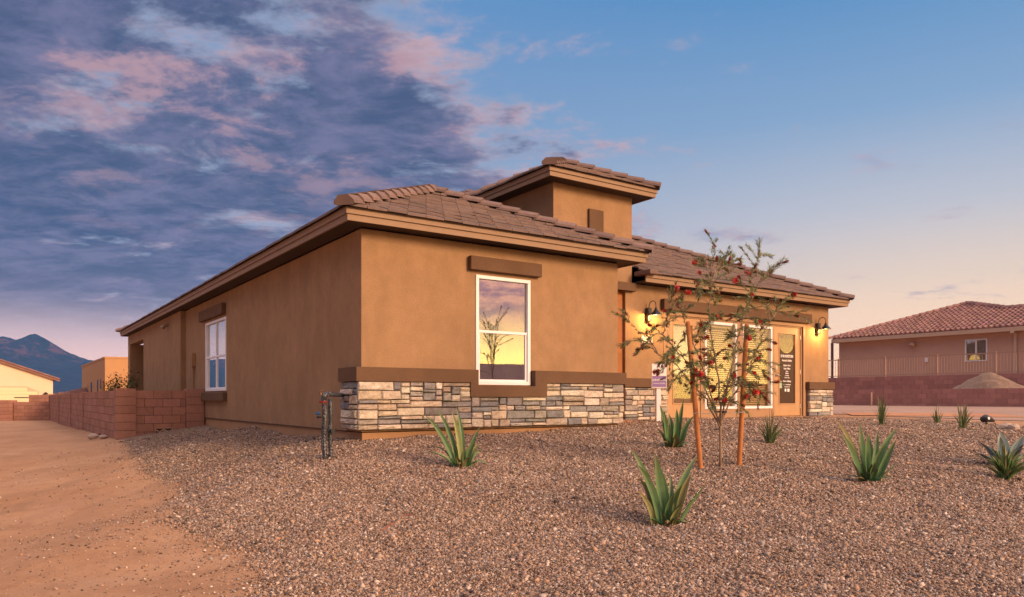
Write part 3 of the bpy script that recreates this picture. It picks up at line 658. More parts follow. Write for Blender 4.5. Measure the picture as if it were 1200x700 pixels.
# tower
T0, T1, U0, U1 = 4.62, 6.70, 1.53, 3.61; TZ = 4.63; TO = .35
m = MB(); m.box(T0, T1, U0-.004, U1, ZT+.0, TZ+.03); m.build('tower', M_ST, house)
m = MB(); m.box(5.49, 5.87, U0-.06, U0-.004, 3.70, 4.25); m.build('tower_block', M_TRIM, house, bevel=.01)
f_ = MB(); s_ = MB(); tp = [(T0-TO,U1+TO),(T0-TO,U0-TO),(T1+TO,U0-TO),(T1+TO,U1+TO),(T0-TO,U1+TO-.001)]
eaves(f_, s_, tp, TZ, TO); f_.build('tower_fascia', M_FASCIA, house); s_.build('tower_soffit', M_SOFFIT, house)
rf = MB(); dk = MB(); LT = T1-T0+2*TO+2*o_; TR = TZ+.185
for (og, e, sd_) in [((T0-TO-o_,U0-TO-o_),(1,0),21),((T1+TO+o_,U0-TO-o_),(0,1),22),((T1+TO+o_,U1+TO+o_),(-1,0),23),((T0-TO-o_,U1+TO+o_),(0,-1),24)]:
    plane(og, e, TR, SL, LT, [[(0,-.05),(LT,-.05),(LT,0),(LT/2,LT/2),(0,0)]], sd_)
troof = rf.build('tower_roof', M_TILE, house); dk.build('roof_deck', M_SOFFIT, troof)
cp = MB(); ax, ay = (T0+T1)/2, (U0+U1)/2; az = TR+SL*LT/2+.03
for k_, (x, y) in enumerate([(T0-TO-.03,U0-TO-.03),(T1+TO+.03,U0-TO-.03),(T1+TO+.03,U1+TO+.03),(T0-TO-.03,U1+TO+.03)]): caps(cp, (x,y,TR+.02), (ax,ay,az), 30+k_)
cp.build('ridge_cap', M_TILE, troof)
# small fittings on the side wall
m = MB(); m.box(-.13-.08, -.13, 12.25, 12.4, 1.25, 1.6); m.box(-.10, 0, 10.8, 11.05, 1.28, 1.62); m.v = m.v[8:]; m.f = [tuple(i-8 for i in f) for f in m.f[6:]]; m.c = m.c[6:]
m.build('electrical_box', M_ST, house, bevel=.006)
m = MB(); m.tube([(-.04,10.92,1.28),(-.04,10.92,-.6)], .02, 8); m.build('conduit', M_ST, house)
m = MB(); m.tube([(-.14,13.9,2.62),(-.24,13.9,2.58),(-.30,13.9,2.50)], [.05,.055,.07], 10); m.build('vent_hood', M_FASCIA, house)
# house number plate
m = MB(); m.box(6.97, 7.29, Y2-.02, Y2, 1.63, 1.79); m.build('number_plate', mat('number_plate_face', (.80,.74,.60), .5), house, bevel=.004)

# light inside the lit front room
for (x, y, p) in [(9.0, 3.2, 27), (11.6, 3.2, 27)]:
    l = bpy.data.lights.new('ceiling_light', 'AREA'); l.energy = p; l.color = (1,.50,.20); l.size = 1.6
    lo = bpy.data.objects.new('ceiling_light', l); COL.objects.link(lo); lo.parent = house; lo.location = (x, y, 2.70)

# ------------------------------------------------------------------ wall lamps (gooseneck)
def wall_lamp(x, z, label):
    loc = HM @ Vector((x, Y2, z)); r = empty('wall_lamp', loc, RZ, label=label, cat='wall lamp', group='gooseneck wall lamps beside the shop doors')
    b = MB(); b.box(-.055, .055, -.09, 0, -.17, .12); b.build('back_box', M_BLACK, r, bevel=.008)
    g = MB(); pts = [(0,-.06,.11)]+[(0, -.06-.10*(1-math.cos(t)), .16+.10*math.sin(t)) for t in np.linspace(0, math.pi, 9)]+[(0,-.26,.10)]
    g.tube(pts, .009, 8); g.build('gooseneck', M_BLACK, r, smooth=True)
    sh = MB(); sh.lathe((0,-.26,0), [(0,.11),(.025,.105),(.03,.07),(.06,.03),(.13,-.045),(.135,-.055),(.125,-.05),(.05,.02),(0,.04)], 24); sh.build('lamp_shade', M_BLACK, r, smooth=True)
    bu = MB(); bu.lathe((0,-.26,-.02), [(0,.03),(.02,.025),(.028,0),(.02,-.025),(0,-.03)], 12); bu.build('bulb', M_BULB, r, smooth=True)
    l = bpy.data.lights.new('lamp_light', 'POINT'); l.energy = 26; l.color = (1,.55,.16); l.shadow_soft_size = .03
    lo = bpy.data.objects.new('lamp_light', l); COL.objects.link(lo); lo.parent = r; lo.location = (0,-.22,-.075)
    return r
wall_lamp(7.15, 2.25, 'black gooseneck lamp glowing on the stucco above the white number plate')
wall_lamp(13.28, 2.28, 'black gooseneck lamp glowing above the short stone pier beside the lettered door')

# ------------------------------------------------------------------ walkway, road
m = MB(); m.box(3.9, 15.5, -.62+Y2+.02, Y2-.02, -.25, -.055)
wk = m.build('walkway', M_CONC); wk.matrix_world = HM; tag(wk, kind='structure')
def sheet(name, poly, dz, step, material):
    px_ = [p[0] for p in poly]; py_ = [p[1] for p in poly]; vs = {}; mb = MB()
    X_ = np.arange(min(px_), max(px_)+step, step); Y_ = np.arange(min(py_), max(py_)+step, step)
    area = sum(poly[i][0]*poly[(i+1) % len(poly)][1]-poly[(i+1) % len(poly)][0]*poly[i][1] for i in range(len(poly)))
    if area < 0: poly = poly[::-1]
    for i in range(len(X_)-1):
        for j in range(len(Y_)-1):
            cp_ = clip_poly([(X_[i],Y_[j]),(X_[i+1],Y_[j]),(X_[i+1],Y_[j+1]),(X_[i],Y_[j+1])], poly)
            if cp_: mb.add([(x, y, G(x, y)+lumpf(x, y)*.0+dz) for x, y in cp_], [tuple(range(len(cp_)))])
    o = mb.build(name, material, smooth=True); tag(o, kind='structure'); return o
M_ROAD = mat('road_surface', (.37,.25,.185), .95, [(70,.5,.006),(8,.3,.01)], [(.5,.14),(6,.12),(60,.14)], spec=.1)
ra = [(9.6,19.0),(12.6,16.6),(16.5,14.4),(40,4.5),(46,18),(15.9,36.5),(8,42),(8,24)]
sheet('road', ra, .012, .45, M_ROAD)
M_PATCH = mat('orange_dirt', (.46,.22,.11), .95, [(30,.6,.02)], [(2,.15),(20,.12)])
sheet('dirt_patch', [(8.9,19.4),(13.0,18.6),(13.4,20.6),(9.8,22)], .020, .3, M_PATCH)

# ------------------------------------------------------------------ block walls
def block_wall(root_loc, rz, name, runs, piers, parent=None, **kw):
    """runs: (x0, x1, y0, y1, ztop, zbot) in the wall's frame, along x or y; piers: (x, y, half, ztop, zbot)"""
    r = empty(name, root_loc, rz, **kw); r_ = random.Random(len(runs)*7+3); bh = .2; bl = .405; g = .006
    for (x0, x1, y0, y1, zt, zb) in runs:
        mb = MB(); core = MB(); ax_ = 'x' if (x1-x0) > (y1-y0) else 'y'
        core.box(x0+.010, x1-.010, y0+.010, y1-.010, zb, zt-.010)
        L0, L1 = (x0, x1) if ax_ == 'x' else (y0, y1); z = zt; row = 0
        while z > zb:
            u = L0-(bl/2 if row % 2 else 0)
            while u < L1:
                a, b = max(u, L0)+g, min(u+bl, L1)-g
                if b-a > .02:
                    c = r_.uniform(.86,1.12); c = (c, c*r_.uniform(.95,1.03), c*r_.uniform(.93,1.03))
                    if ax_ == 'x': mb.box(a, b, y0, y1, z-bh+g, z-g if row else z, c)
                    else: mb.box(x0, x1, a, b, z-bh+g, z-g if row else z, c)
                u += bl
            z -= bh; row += 1
        w = mb.build('block_run', M_BLOCK, r); core.build('mortar_core', M_BLOCKM, w)
    for (x, y, hf, zt, zb) in piers:
        mb = MB(); z = zt; row = 0
        while z > zb:
            c = r_.uniform(.88,1.12); mb.box(x-hf, x+hf, y-hf, y+hf, z-bh+g, z-g if row else z, (c, c, c)); z -= bh; row += 1
        w = mb.build('pier', M_BLOCK, r); core = MB(); core.box(x-hf+.01, x+hf-.01, y-hf+.01, y+hf-.01, zb, zt-.01); core.build('mortar_core', M_BLOCKM, w)
    return r
# near return wall meeting the side wall, then the long run beside the dirt lot
J = HM @ Vector((0, 9.85, 0)); Jz = CZ+.20
lw = block_wall((J.x, J.y, CZ), RZ, 'block_wall', [(-1.55,-.42,.03,.17,.19,-1.5), (-1.93,-1.73,.4,29,.19,-1.7)], [(-.215,.1,.2,.235,-1.3),(-1.75,.2,.21,.235,-1.5),(-1.83,8.8,.13,.21,-1.6),(-1.83,14.0,.13,.21,-1.6),(-1.83,21,.13,.21,-1.6),(-1.83,29,.15,.24,-1.7)],
    label='reddish concrete block wall turning from the house side along the bare dirt lot', cat='wall')
# open breeze block low in the return wall
vb = MB()
for q in (0, 1):
    cxx = -1.02+q*.2; zb_ = -.82; w_ = .095
    vb.box(cxx-w_, cxx+w_, -.005, .03, zb_-.10, zb_-.085); vb.box(cxx-w_, cxx+w_, -.005, .03, zb_+.085, zb_+.10); vb.box(cxx-w_, cxx-w_+.012, -.005, .03, zb_-.085, zb_+.085); vb.box(cxx+w_-.012, cxx+w_, -.005, .03, zb_-.085, zb_+.085)
    for sgn in (1,-1):
        vb.box(-.10, .10, -.004, .028, -.013, .013, M=Matrix.Translation((cxx,0,zb_)) @ Matrix.Rotation(sgn*math.radians(35), 4, 'Y'))
vb.build('breeze_block', mat('buff_block', (.42,.27,.18), .95, [(100,.4,.004)]), lw)
vk = MB(); vk.box(-1.12, -.72, .020, .029, -.92, -.72); vk.build('vent_shade_sheet', M_BLACK, lw)  # black sheet stands in for the shade inside the breeze block holes
X0 = pix(-40, 470, 41.5); X1 = pix(64, 470, 41.5)
block_wall((X0.x, 41.3, CZ), 0, 'block_wall', [(0,2.0,0,.15,-.36,-1.8),(2.8,5.1,0,.15,-.20,-1.8)], [(2.42,.07,.33,-.10,-1.8)], label='low stepped block wall with a thick pier in front of the cream garage', cat='wall')
block_wall((-29, 44.5, CZ), 0, 'block_wall', [(0,6.5,0,.15,.20,-1.8)], [], label='distant block wall between the cream garage and the brown flat roofed house', cat='wall')

# ------------------------------------------------------------------ left background houses
def frame(x, Y, rz=RZ): p = pix(x, HY, Y); return Vector((p.x, Y, CZ)), rz
loc, rz = frame(62, 60)
M_CREAM = mat('cream_stucco', (.70,.57,.40), .9, [(60,.2,.005)], [(1,.05)])
gh = empty('garage_house', loc, rz, label='cream stucco house with gabled red tile roof and wide garage door', cat='house')
m = MB(); W_ = 9.5
m.add([(-W_,0,-2.2),(0,0,-2.2),(0,0,1.68),(-W_/2,0,1.68+.366*W_/2),(-W_,0,1.68)]+[(-W_,12,-2.2),(0,12,-2.2),(0,12,1.68),(-W_/2,12,1.68+.366*W_/2),(-W_,12,1.68)], [(0,1,2,3,4),(9,8,7,6,5),(1,6,7,2),(0,4,9,5)])
m.build('wall', M_CREAM, gh)
m = MB()
def barrel(mb, O, e, upv, Lu, Lr, slope_z, pitch=.30, course=.40, inside=None, seed=1, rad=.085):
    """S-tile roof: O world/local origin on eave, e along eave, upv plan upslope unit, slope_z rise per plan metre"""
    r_ = random.Random(seed); O = Vector(O); e = Vector(e); U = Vector((upv[0], upv[1], slope_z)); N = e.cross(U).normalized()
    if N.z < 0: N = -N
    nu = int(Lu/pitch); cs = course*math.cos(math.atan(slope_z)); nr = int(Lr/cs)+1
    for i in range(nu+1):
        for j in range(nr):
            u = i*pitch; r = j*cs
            if inside and not inside(u, r+cs*.5): continue
            c = r_.uniform(.78,1.2); c = (c, c*r_.uniform(.92,1.06), c*r_.uniform(.9,1.06)); a = O+e*u+U*r; b = a+U*(cs+.03)
            arc = [(-pitch/2, .0), (-rad, .0), (-rad*.7, rad*.75), (0, rad), (rad*.7, rad*.75), (rad, .0), (pitch/2, 0)]
            vs = [a+e*x+N*(z+.03) for x, z in arc]+[b+e*x*.92+N*(z+.0) for x, z in arc]+[a+e*x+N*(z*0-.01) for x, z in arc]
            mb.add(vs, [(k, k+1, k+8, k+7) for k in range(6)]+[(14+k, 15+k, k+1, k) for k in range(6)], c)
barrel(m, (.45,-.3,1.52), (0,1,0), (-1,0), 12.6, 5.2, .366); barrel(m, (-W_-.45,-.3,1.52), (0,1,0), (1,0), 12.6, 5.2, .366)
rr = m.build('roof', M_TILE_RED, gh)
m = MB()
for sgn in (0, 1):
    xa, xb = (.45, -W_/2) if not sgn else (-W_-.45, -W_/2)
    za, zb_ = 1.50, 1.50+.366*(W_/2+.45)
    m.add([(xa,-.32,za-.14),(xb,-.32,zb_-.14),(xb,-.32,zb_+.05),(xa,-.32,za+.05),(xa,-.2,za-.14),(xb,-.2,zb_-.14),(xb,-.2,zb_+.05),(xa,-.2,za+.05)], [(0,1,2,3),(7,6,5,4),(0,4,5,1),(2,6,7,3),(0,3,7,4)])
m.build('rake_board', M_TILE_RED, gh)
m = MB()
m.add([(-9.0,-.03,-2.2),(-.95,-.03,-2.2),(-.95,-.03,.55),(-1.75,-.03,.95),(-8.2,-.03,.95),(-9.0,-.03,.55)]+[(-9.0,.01,-2.2),(-.95,.01,-2.2),(-.95,.01,.55),(-1.75,.01,.95),(-8.2,.01,.95),(-9.0,.01,.55)], [(0,1,2,3,4,5)]+[(i, i+6, (i+1) % 6+6, (i+1) % 6) for i in range(6)])
m.build('garage_trim', mat('pale_trim', (.50,.40,.28), .8), gh)
m = MB()
for zc_ in (-1.7,-1.2,-.7,-.2,.3): m.box(-8.7, -1.05, -.05, -.031, zc_, zc_+.48 if zc_ < .2 else zc_+.25)
m.box(-8.0,-1.75,-.05,-.031,.56,.85)
gd = m.build('garage_door', mat('garage_door_paint', (.74,.60,.37), .7), gh)
m = MB(); m.box(-2.6,-1.1,-.07,-.05,.02,.10); m.build('door_hinge', M_BLACK, gd)
m = MB(); m.lathe((-.5,-.18,.33), [(0,.18),(.08,.14),(.22,.0),(.20,-.01),(0,.05)], 12); m.box(-.55,-.45,-.18,0,.42,.50); m.build('coach_lamp', M_BLACK, gh)
# tiled roof low house behind the walls
loc, rz = frame(66, 82)
th = empty('tiled_house', loc, 0, label='low house whose pale red tile roof shows above the distant block wall', cat='house')
m = MB(); m.box(-.2,8.5,.5,9,-2.5,.42); m.build('wall', M_CREAM, th)
m = MB(); barrel(m, (-.6,.0,.42), (1,0,0), (0,1), 9.5, 3.4, .30, inside=lambda u, r: u > r*.95)
m.build('roof', M_TILE_RED, th)
# brown flat roofed house
loc, rz = frame(123, 70)
bh_ = empty('flat_roofed_house', loc, RZ, label='brown flat roofed stucco house with three narrow side windows behind the block wall', cat='house')
M_BR = mat('brown_stucco', (.42,.24,.115), .9, [(60,.2,.005)], [(1,.06)])
m = MB(); m.box(0, 18, 0, 24, -3, 3.79); m.build('wall', M_BR, bh_)
m = MB(); m.box(-.05, 18.05, -.05, .25, 3.79, 3.95); m.box(-.05, .25, .25, 24, 3.79, 3.95); m.box(1.2,6,8,14,3.79,4.35); m.build('parapet', M_BR, bh_)
for yy, z0, z1, w_ in [(12.5,-.2,1.75,1.2),(6.2,.1,1.9,.8),(3.4,.9,1.9,.55)]:
    f = MB(); f.box(-.04, .0, yy-w_/2, yy+w_/2, z0, z1); w = f.build('window', mat('dark_window_frame', (.10,.07,.05), .6), bh_)
    g = MB(); g.box(-.05, -.041, yy-w_/2+.08, yy+w_/2-.08, z0+.08, z1-.08); g.build('pane', mat('dark_glass', (.03,.04,.06), .1, spec=.6), w)

# ------------------------------------------------------------------ right neighbour: retaining walls, railing, house
Ad = Vector((.823,.568,0)); Bd_ = Vector((-.568,.823,0))
C = Vector((18.3,42.5,0))
nh = empty('neighbour_house', (C.x, C.y, CZ), RZ, label='pinkish stucco house with red tile hip roof above the retaining walls', cat='house')
ez = 3.37
M_PINK = mat('pink_stucco', (.52,.33,.24), .93, [(60,.3,.006)], [(1,.06),(30,.05)])
# local: x away from us (+A), y along +B; the long wall faces -x
nw = MB()
def npos(px, py, xl=.45):      # local (y, z) of a photo point on the wall plane x=xl
    r = (px-HX)/FPX; o = C+Ad*xl; v = (o.x-r*o.y)/(.568+.823*r); Yd = o.y+.823*v; return v, (HY-py)/FPX*Yd
v0, _ = npos(1131,400); v1, _ = npos(1157,400); _, wz0 = npos(1144,423.5); _, wz1 = npos(1144,397.5)
wall_cells(nw, 'y', -22, -.45, .45, .7, -.5, ez-.03, [(v1, v0, wz0, wz1)]); nw.box(.45, 12, -.45, -.2, -.5, ez-.03); nw.build('wall', M_PINK, nh)
m = MB(); m.box(.9, 1.0, v1-1, v0+1, wz0-.5, wz1+.4); m.box(.7,.9,v1-1,v0+1,wz0-.55,wz0-.5); m.build('room_back', M_INTD, nh)
f = MB(); fw = .05
f.box(.42,.5,v1,v0,wz0,wz0+fw); f.box(.42,.5,v1,v0,wz1-fw,wz1); f.box(.42,.5,v1,v1+fw,wz0+fw,wz1-fw); f.box(.42,.5,v0-fw,v0,wz0+fw,wz1-fw); f.box(.425,.5,(v0+v1)/2-.03,(v0+v1)/2+.03,wz0+fw,wz1-fw)
w = f.build('window', M_WHITE, nh); g = MB(); g.box(.47,.476,v1+.03,v0-.03,wz0+.03,wz1-.03); g.build('pane', glass('neighbour_glass', .22, (.7,.75,.8)), w)
lm = MB(); lm.lathe((.8,(v0*.72+v1*.28),wz0-.02), [(0,.36),(.12,.34),(.22,.2),(.24,.12),(0,.12)], 14); lm.build('lamp_shade', M_SPARK, w)
m = MB()
def nin(u, r): return r <= 5.0 and r < u and not (u > 5.0 and r > max(3.3, 5.02-(u-5.02)*.64))
barrel(m, (0,0,ez+.02), (0,-1,0), (1,0), 22, 5.4, .37, pitch=.25, course=.36, rad=.075, inside=nin, seed=5)
def nin2(u, r): return r < u-.0
barrel(m, (0,0,ez+.02), (1,0,0), (0,-1), 14, 5.0, .37, pitch=.25, course=.36, rad=.075, inside=lambda u, r: r < u, seed=6)
roofn = m.build('roof', M_TILE_RED, nh)
m = MB(); dk_ = [(0,0,ez),(0,-22,ez),(3.3,-22,ez+.37*3.3),(3.3,-7.7,ez+.37*3.3),(5.02,-5.02,ez+.37*5.02)]
m.add(dk_, [(0,1,2,3,4)]); m.add([(0,0,ez),(5.02,-5.02,ez+.37*5.02),(14,-5.02,ez+.37*5.02),(14,0,ez)], [(0,1,2,3)]); m.add([(5.02,-5.02,ez+1.86),(3.3,-7.7,ez+1.22),(14,-7.7,ez+1.22),(14,-5.02,ez+1.86)], [(0,1,2,3)])
m.add([(3.3,-7.7,ez+1.22),(3.3,-22,ez+1.22),(7,-22,ez-.1),(7,-7.7,ez-.1)], [(0,1,2,3)])
m.build('roof_deck', M_TILE_RED, roofn)
cp = MB(); caps(cp, (-.1,.1,ez+.03), (5.0,-5.0,ez+1.9), 41, w=.13, h=.12); caps(cp, (3.3,-7.7,ez+1.27), (5.02,-5.1,ez+1.92), 42, w=.13, h=.12); caps(cp, (3.3,-22,ez+1.27), (3.3,-7.7,ez+1.27), 43, w=.13, h=.12); caps(cp, (5.02,-5.02,ez+1.9), (13,-5.02,ez+1.9), 44, w=.13, h=.12); cp.build('ridge_cap', M_TILE_RED, roofn)
m = MB(); ribbon(m, [(12,.0),(0,0),(0,-22)], -.001, .04, ez-.20, ez); m.build('fascia', mat('neighbour_fascia', (.50,.36,.25), .7), nh)
m = MB(); m.box(.04,.44,-22,-.05,ez-.06,ez-.04); m.build('soffit', M_PINK, nh)
v2, _ = npos(1190,400, .38)
m = MB(); m.box(.33,.44,v2-.06,v2+.06,-.5,ez-.2); m.box(.0,.44,v2-.08,v2+.08,ez-.3,ez-.12); m.build('downspout', mat('spout_paint', (.52,.38,.27), .6), nh)
m = MB(); m.box(-.02,.07,-.10,.02,-.5,ez-.2); m.build('downspout', mat('dark_spout', (.12,.07,.06), .6), nh)
v3, z3 = npos(1071,404.5); m = MB(); m.tube([(.45,v3,z3+.05),(.28,v3,z3+.02),(.22,v3,z3-.08)], [.12,.13,.16], 10); m.build('vent_hood', M_PINK, nh)
v4, z4 = npos(1086,422); m = MB(); m.box(.40,.45,v4-.08,v4+.08,z4-.1,z4+.12); m.build('outlet_cover', M_WHITE, nh)
# retaining walls run parallel to that house
R1 = Vector((15.7,36.0,0)); R1a = R1+Bd_*8
M_RET = mat('red_retaining_block', (.38,.185,.15), .95, [(90,.4,.006)], [(.8,.1),(14,.10)], attr=True)
def long_wall(origin, y0, y1, zt, zb, name, label, zt2=None):
    r = empty(name, (origin.x, origin.y, CZ), RZ, label=label, cat='retaining wall'); mb = MB(); r_ = random.Random(9)
    mb.box(.01, .29, y0, y1, zb, zt-.01, (.75,.75,.75)); z = zt; row = 0
    while z > zb:
        u = y0-(.2 if row % 2 else 0)
        while u < y1:
            c = r_.uniform(.86,1.12); mb.box(0, .3, max(u, y0)+.006, min(u+.4, y1)-.006, z-.194, z, (c,c*.98,c)); u += .4
        z -= .2; row += 1
    mb.build('block_run', M_RET, r); return r
long_wall(R1, -16, 8, 1.0, -1, 'retaining_wall', 'upper dark red block retaining wall carrying the thin railing')
L1_ = Vector((14.8,34.2,0))
long_wall(L1_, -16, 8, .385, -1, 'retaining_wall', 'lower dark red block retaining wall along the far side of the road')
# fill between the two walls
m = MB(); m.box(.3, 2.5, -16, 8, -1, .25); tf = m.build('terrace_fill', mat('terrace_dirt', (.34,.2,.13), .95, [(30,.5,.01)])); tf.location = (L1_.x, L1_.y, CZ); tf.rotation_euler = (0,0,RZ); tag(tf, kind='structure')
m = MB(); m.box(.3, 14, -24, 2, -1, .75); tf = m.build('yard_fill', mat('yard_dirt', (.34,.2,.13), .95, [(30,.5,.01)])); tf.location = (R1.x, R1.y, CZ); tf.rotation_euler = (0,0,RZ); tag(tf, kind='structure')
rl = empty('railing', (R1.x, R1.y, CZ), RZ, label='thin tan metal picket railing on top of the upper retaining wall', cat='railing')
M_RAIL = mat('tan_rail', (.40,.25,.18), .7)
m = MB(); m.box(.13,.17,-12,7,1.06,1.09); m.box(.13,.17,-12,7,1.84,1.88); m.build('rail', M_RAIL, rl)
m = MB(); u = -12
while u < 7: m.box(.144,.156,u,u+.012,1.09,1.84); u += .115
m.build('picket', M_RAIL, rl)
for i in range(9): m = MB(); m.box(.12,.18,-11.6+i*2.3,-11.54+i*2.3,1.0,1.92); m.build('post', M_RAIL, rl)
# marker post in front of the lower wall
p = pix(1011, 470, 33); m = MB(); m.box(-.03,.03,-.03,.03,-.6,.35); o = m.build('marker_post', M_RAIL, bevel=.005); o.location = (p.x, 32.2, CZ-.1); tag(o, 'slim pinkish marker post standing against the lower retaining wall', 'post')
# dirt pile between the walls
p = pix(1158, 458, 33.5)
def mound(name, loc, rx, ry, h, material, **kw):
    mb = MB(); n = 40; vs = []; fs = []
    for j in range(n+1):
        for i in range(n+1):
            a, b = (i/n*2-1), (j/n*2-1); r = math.hypot(a, b); q = Vector((a*2.2, b*2.2, 3.3))
            hgt = max(0, 1-r*(1+.12*noise.noise(q)))**1.05; z = h*min(hgt*1.12, 1-(1-hgt)*.55 if hgt > .75 else hgt*1.12)+(noise.noise(q*3)*.06+noise.noise(q*8)*.03)*h*min(1, hgt*4); vs.append((a*rx, b*ry, z if r < 1.05 else -.1))
    for j in range(n):
        for i in range(n): k_ = j*(n+1)+i; fs.append((k_, k_+1, k_+n+2, k_+n+1))
    mb.add(vs, fs); o = mb.build(name, material, smooth=True); o.location = loc; tag(o, **kw); return o
M_PILE = mat('pile_gravel', (.31,.205,.14), .95, [(40,.8,.04),(8,.5,.06)], [(10,.2),(50,.25)])
pm = L1_+Bd_*(-4.2)+Ad*.95
rr_ = (1158-HX)/FPX
# choose the place along the terrace that the photo shows
o_t = L1_+Ad*.95; tt = (o_t.x-rr_*o_t.y)/(.568+.823*rr_); pm = o_t+Bd_*tt
pl = mound('dirt_pile', (pm.x, pm.y, CZ+.15), 1.75, .95, .90, M_PILE, label='pale dirt pile heaped between the two retaining walls', cat='dirt pile'); pl.rotation_euler = (0,0,RZ+math.pi/2)

# house reflected in the front window, on the far side of the street
rh = empty('street_house', (52,-12,CZ-1.1), math.radians(70), label='low house across the street, mirrored in the front window', cat='house')
m = MB(); m.box(-16,16,0,9,-1.2,2.3); m.build('wall', M_CREAM, rh)
m = MB(); m.add([(-16.5,-.5,2.3),(16.5,-.5,2.3),(16.5,9.5,2.3),(-16.5,9.5,2.3),(-12,4.5,4.1),(12,4.5,4.1)], [(0,1,5,4),(1,2,5),(2,3,4,5),(3,0,4),(3,2,1,0)]); m.build('roof', M_TILE_RED, rh)

# ------------------------------------------------------------------ mountains
def mountain():
    D = 3800; sky_l = [(-900,418),(-700,408),(-520,412),(-380,402),(-260,410),(-150,399),(-80,405),(-35,398),(0,394.5),(8,395),(20,398),(30,395.5),(36,392),(41,391),(46,392),(52,397),(60,402.5),(70,408),(80,413),(92,418),(104,421.5),(112,422.5),(118,420.5),(122,420),(130,421),(150,424),(185,428),(230,434),(300,440),(420,448),(600,455),(800,460),(1000,463),(1300,464)]
    xs_ = np.array([p[0] for p in sky_l], float); ys_ = np.array([p[1] for p in sky_l], float)
    mb = MB(); nu, nv = 260, 34; px_ = np.linspace(-900, 1300, nu)*1.0
    px_ = np.unique(np.r_[np.linspace(-900,-60,50), np.linspace(-60,240,170), np.linspace(240,1300,50)]); nu = len(px_)
    vs = []
    for i, q in enumerate(px_):
        hh = (HY-np.interp(q, xs_, ys_))/FPX*D
        hh += noise.fractal(Vector((q*.10, 0, 3)), 1, 2, 4)*7
        for j in range(nv):
            t = j/(nv-1)               # 0 foot, 1 crest
            Yd = D*(1-.34*(1-t)); z = hh*t**1.35
            rg = noise.ridged_multi_fractal(Vector((q*.035, t*1.6, 1.7)), 1, 2, 5, 1, 2)
            z += (rg-1.0)*26*math.sin(math.pi*min(1, t))*min(1, hh/160)
            Yd += (rg-1.0)*160*math.sin(math.pi*t)
            vs.append(((q-HX)/FPX*D*(1-.0*(1-t)), Yd, CZ-14+z if j == 0 else CZ-1+z))
    fs = [(i*nv+j, (i+1)*nv+j, (i+1)*nv+j+1, i*nv+j+1) for i in range(nu-1) for j in range(nv-1)]
    b0 = len(vs)
    for i, q in enumerate(px_): vs.append((vs[i*nv+nv-1][0]*1.1, D*1.4, CZ-14))
    fs += [(i*nv+nv-1, (i+1)*nv+nv-1, b0+i+1, b0+i) for i in range(nu-1)]
    mb.add(vs, fs)
    def sunlit_ridges(k, tc, c):      # reddish rock patches that paint sunlight onto the upper ridges, over dark scrub
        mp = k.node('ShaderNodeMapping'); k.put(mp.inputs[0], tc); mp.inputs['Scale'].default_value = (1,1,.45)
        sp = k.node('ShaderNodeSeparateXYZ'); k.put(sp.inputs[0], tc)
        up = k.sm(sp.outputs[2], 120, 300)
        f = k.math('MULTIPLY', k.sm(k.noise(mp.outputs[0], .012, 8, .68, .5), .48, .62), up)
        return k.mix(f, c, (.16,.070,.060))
    mm = mat('mountain_rock', (.024,.027,.032), .95, [(.02,.9,40),(.008,.8,70)], [(.004,.25),(.02,.25)], extra=sunlit_ridges)
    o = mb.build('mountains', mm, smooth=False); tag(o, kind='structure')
mountain()

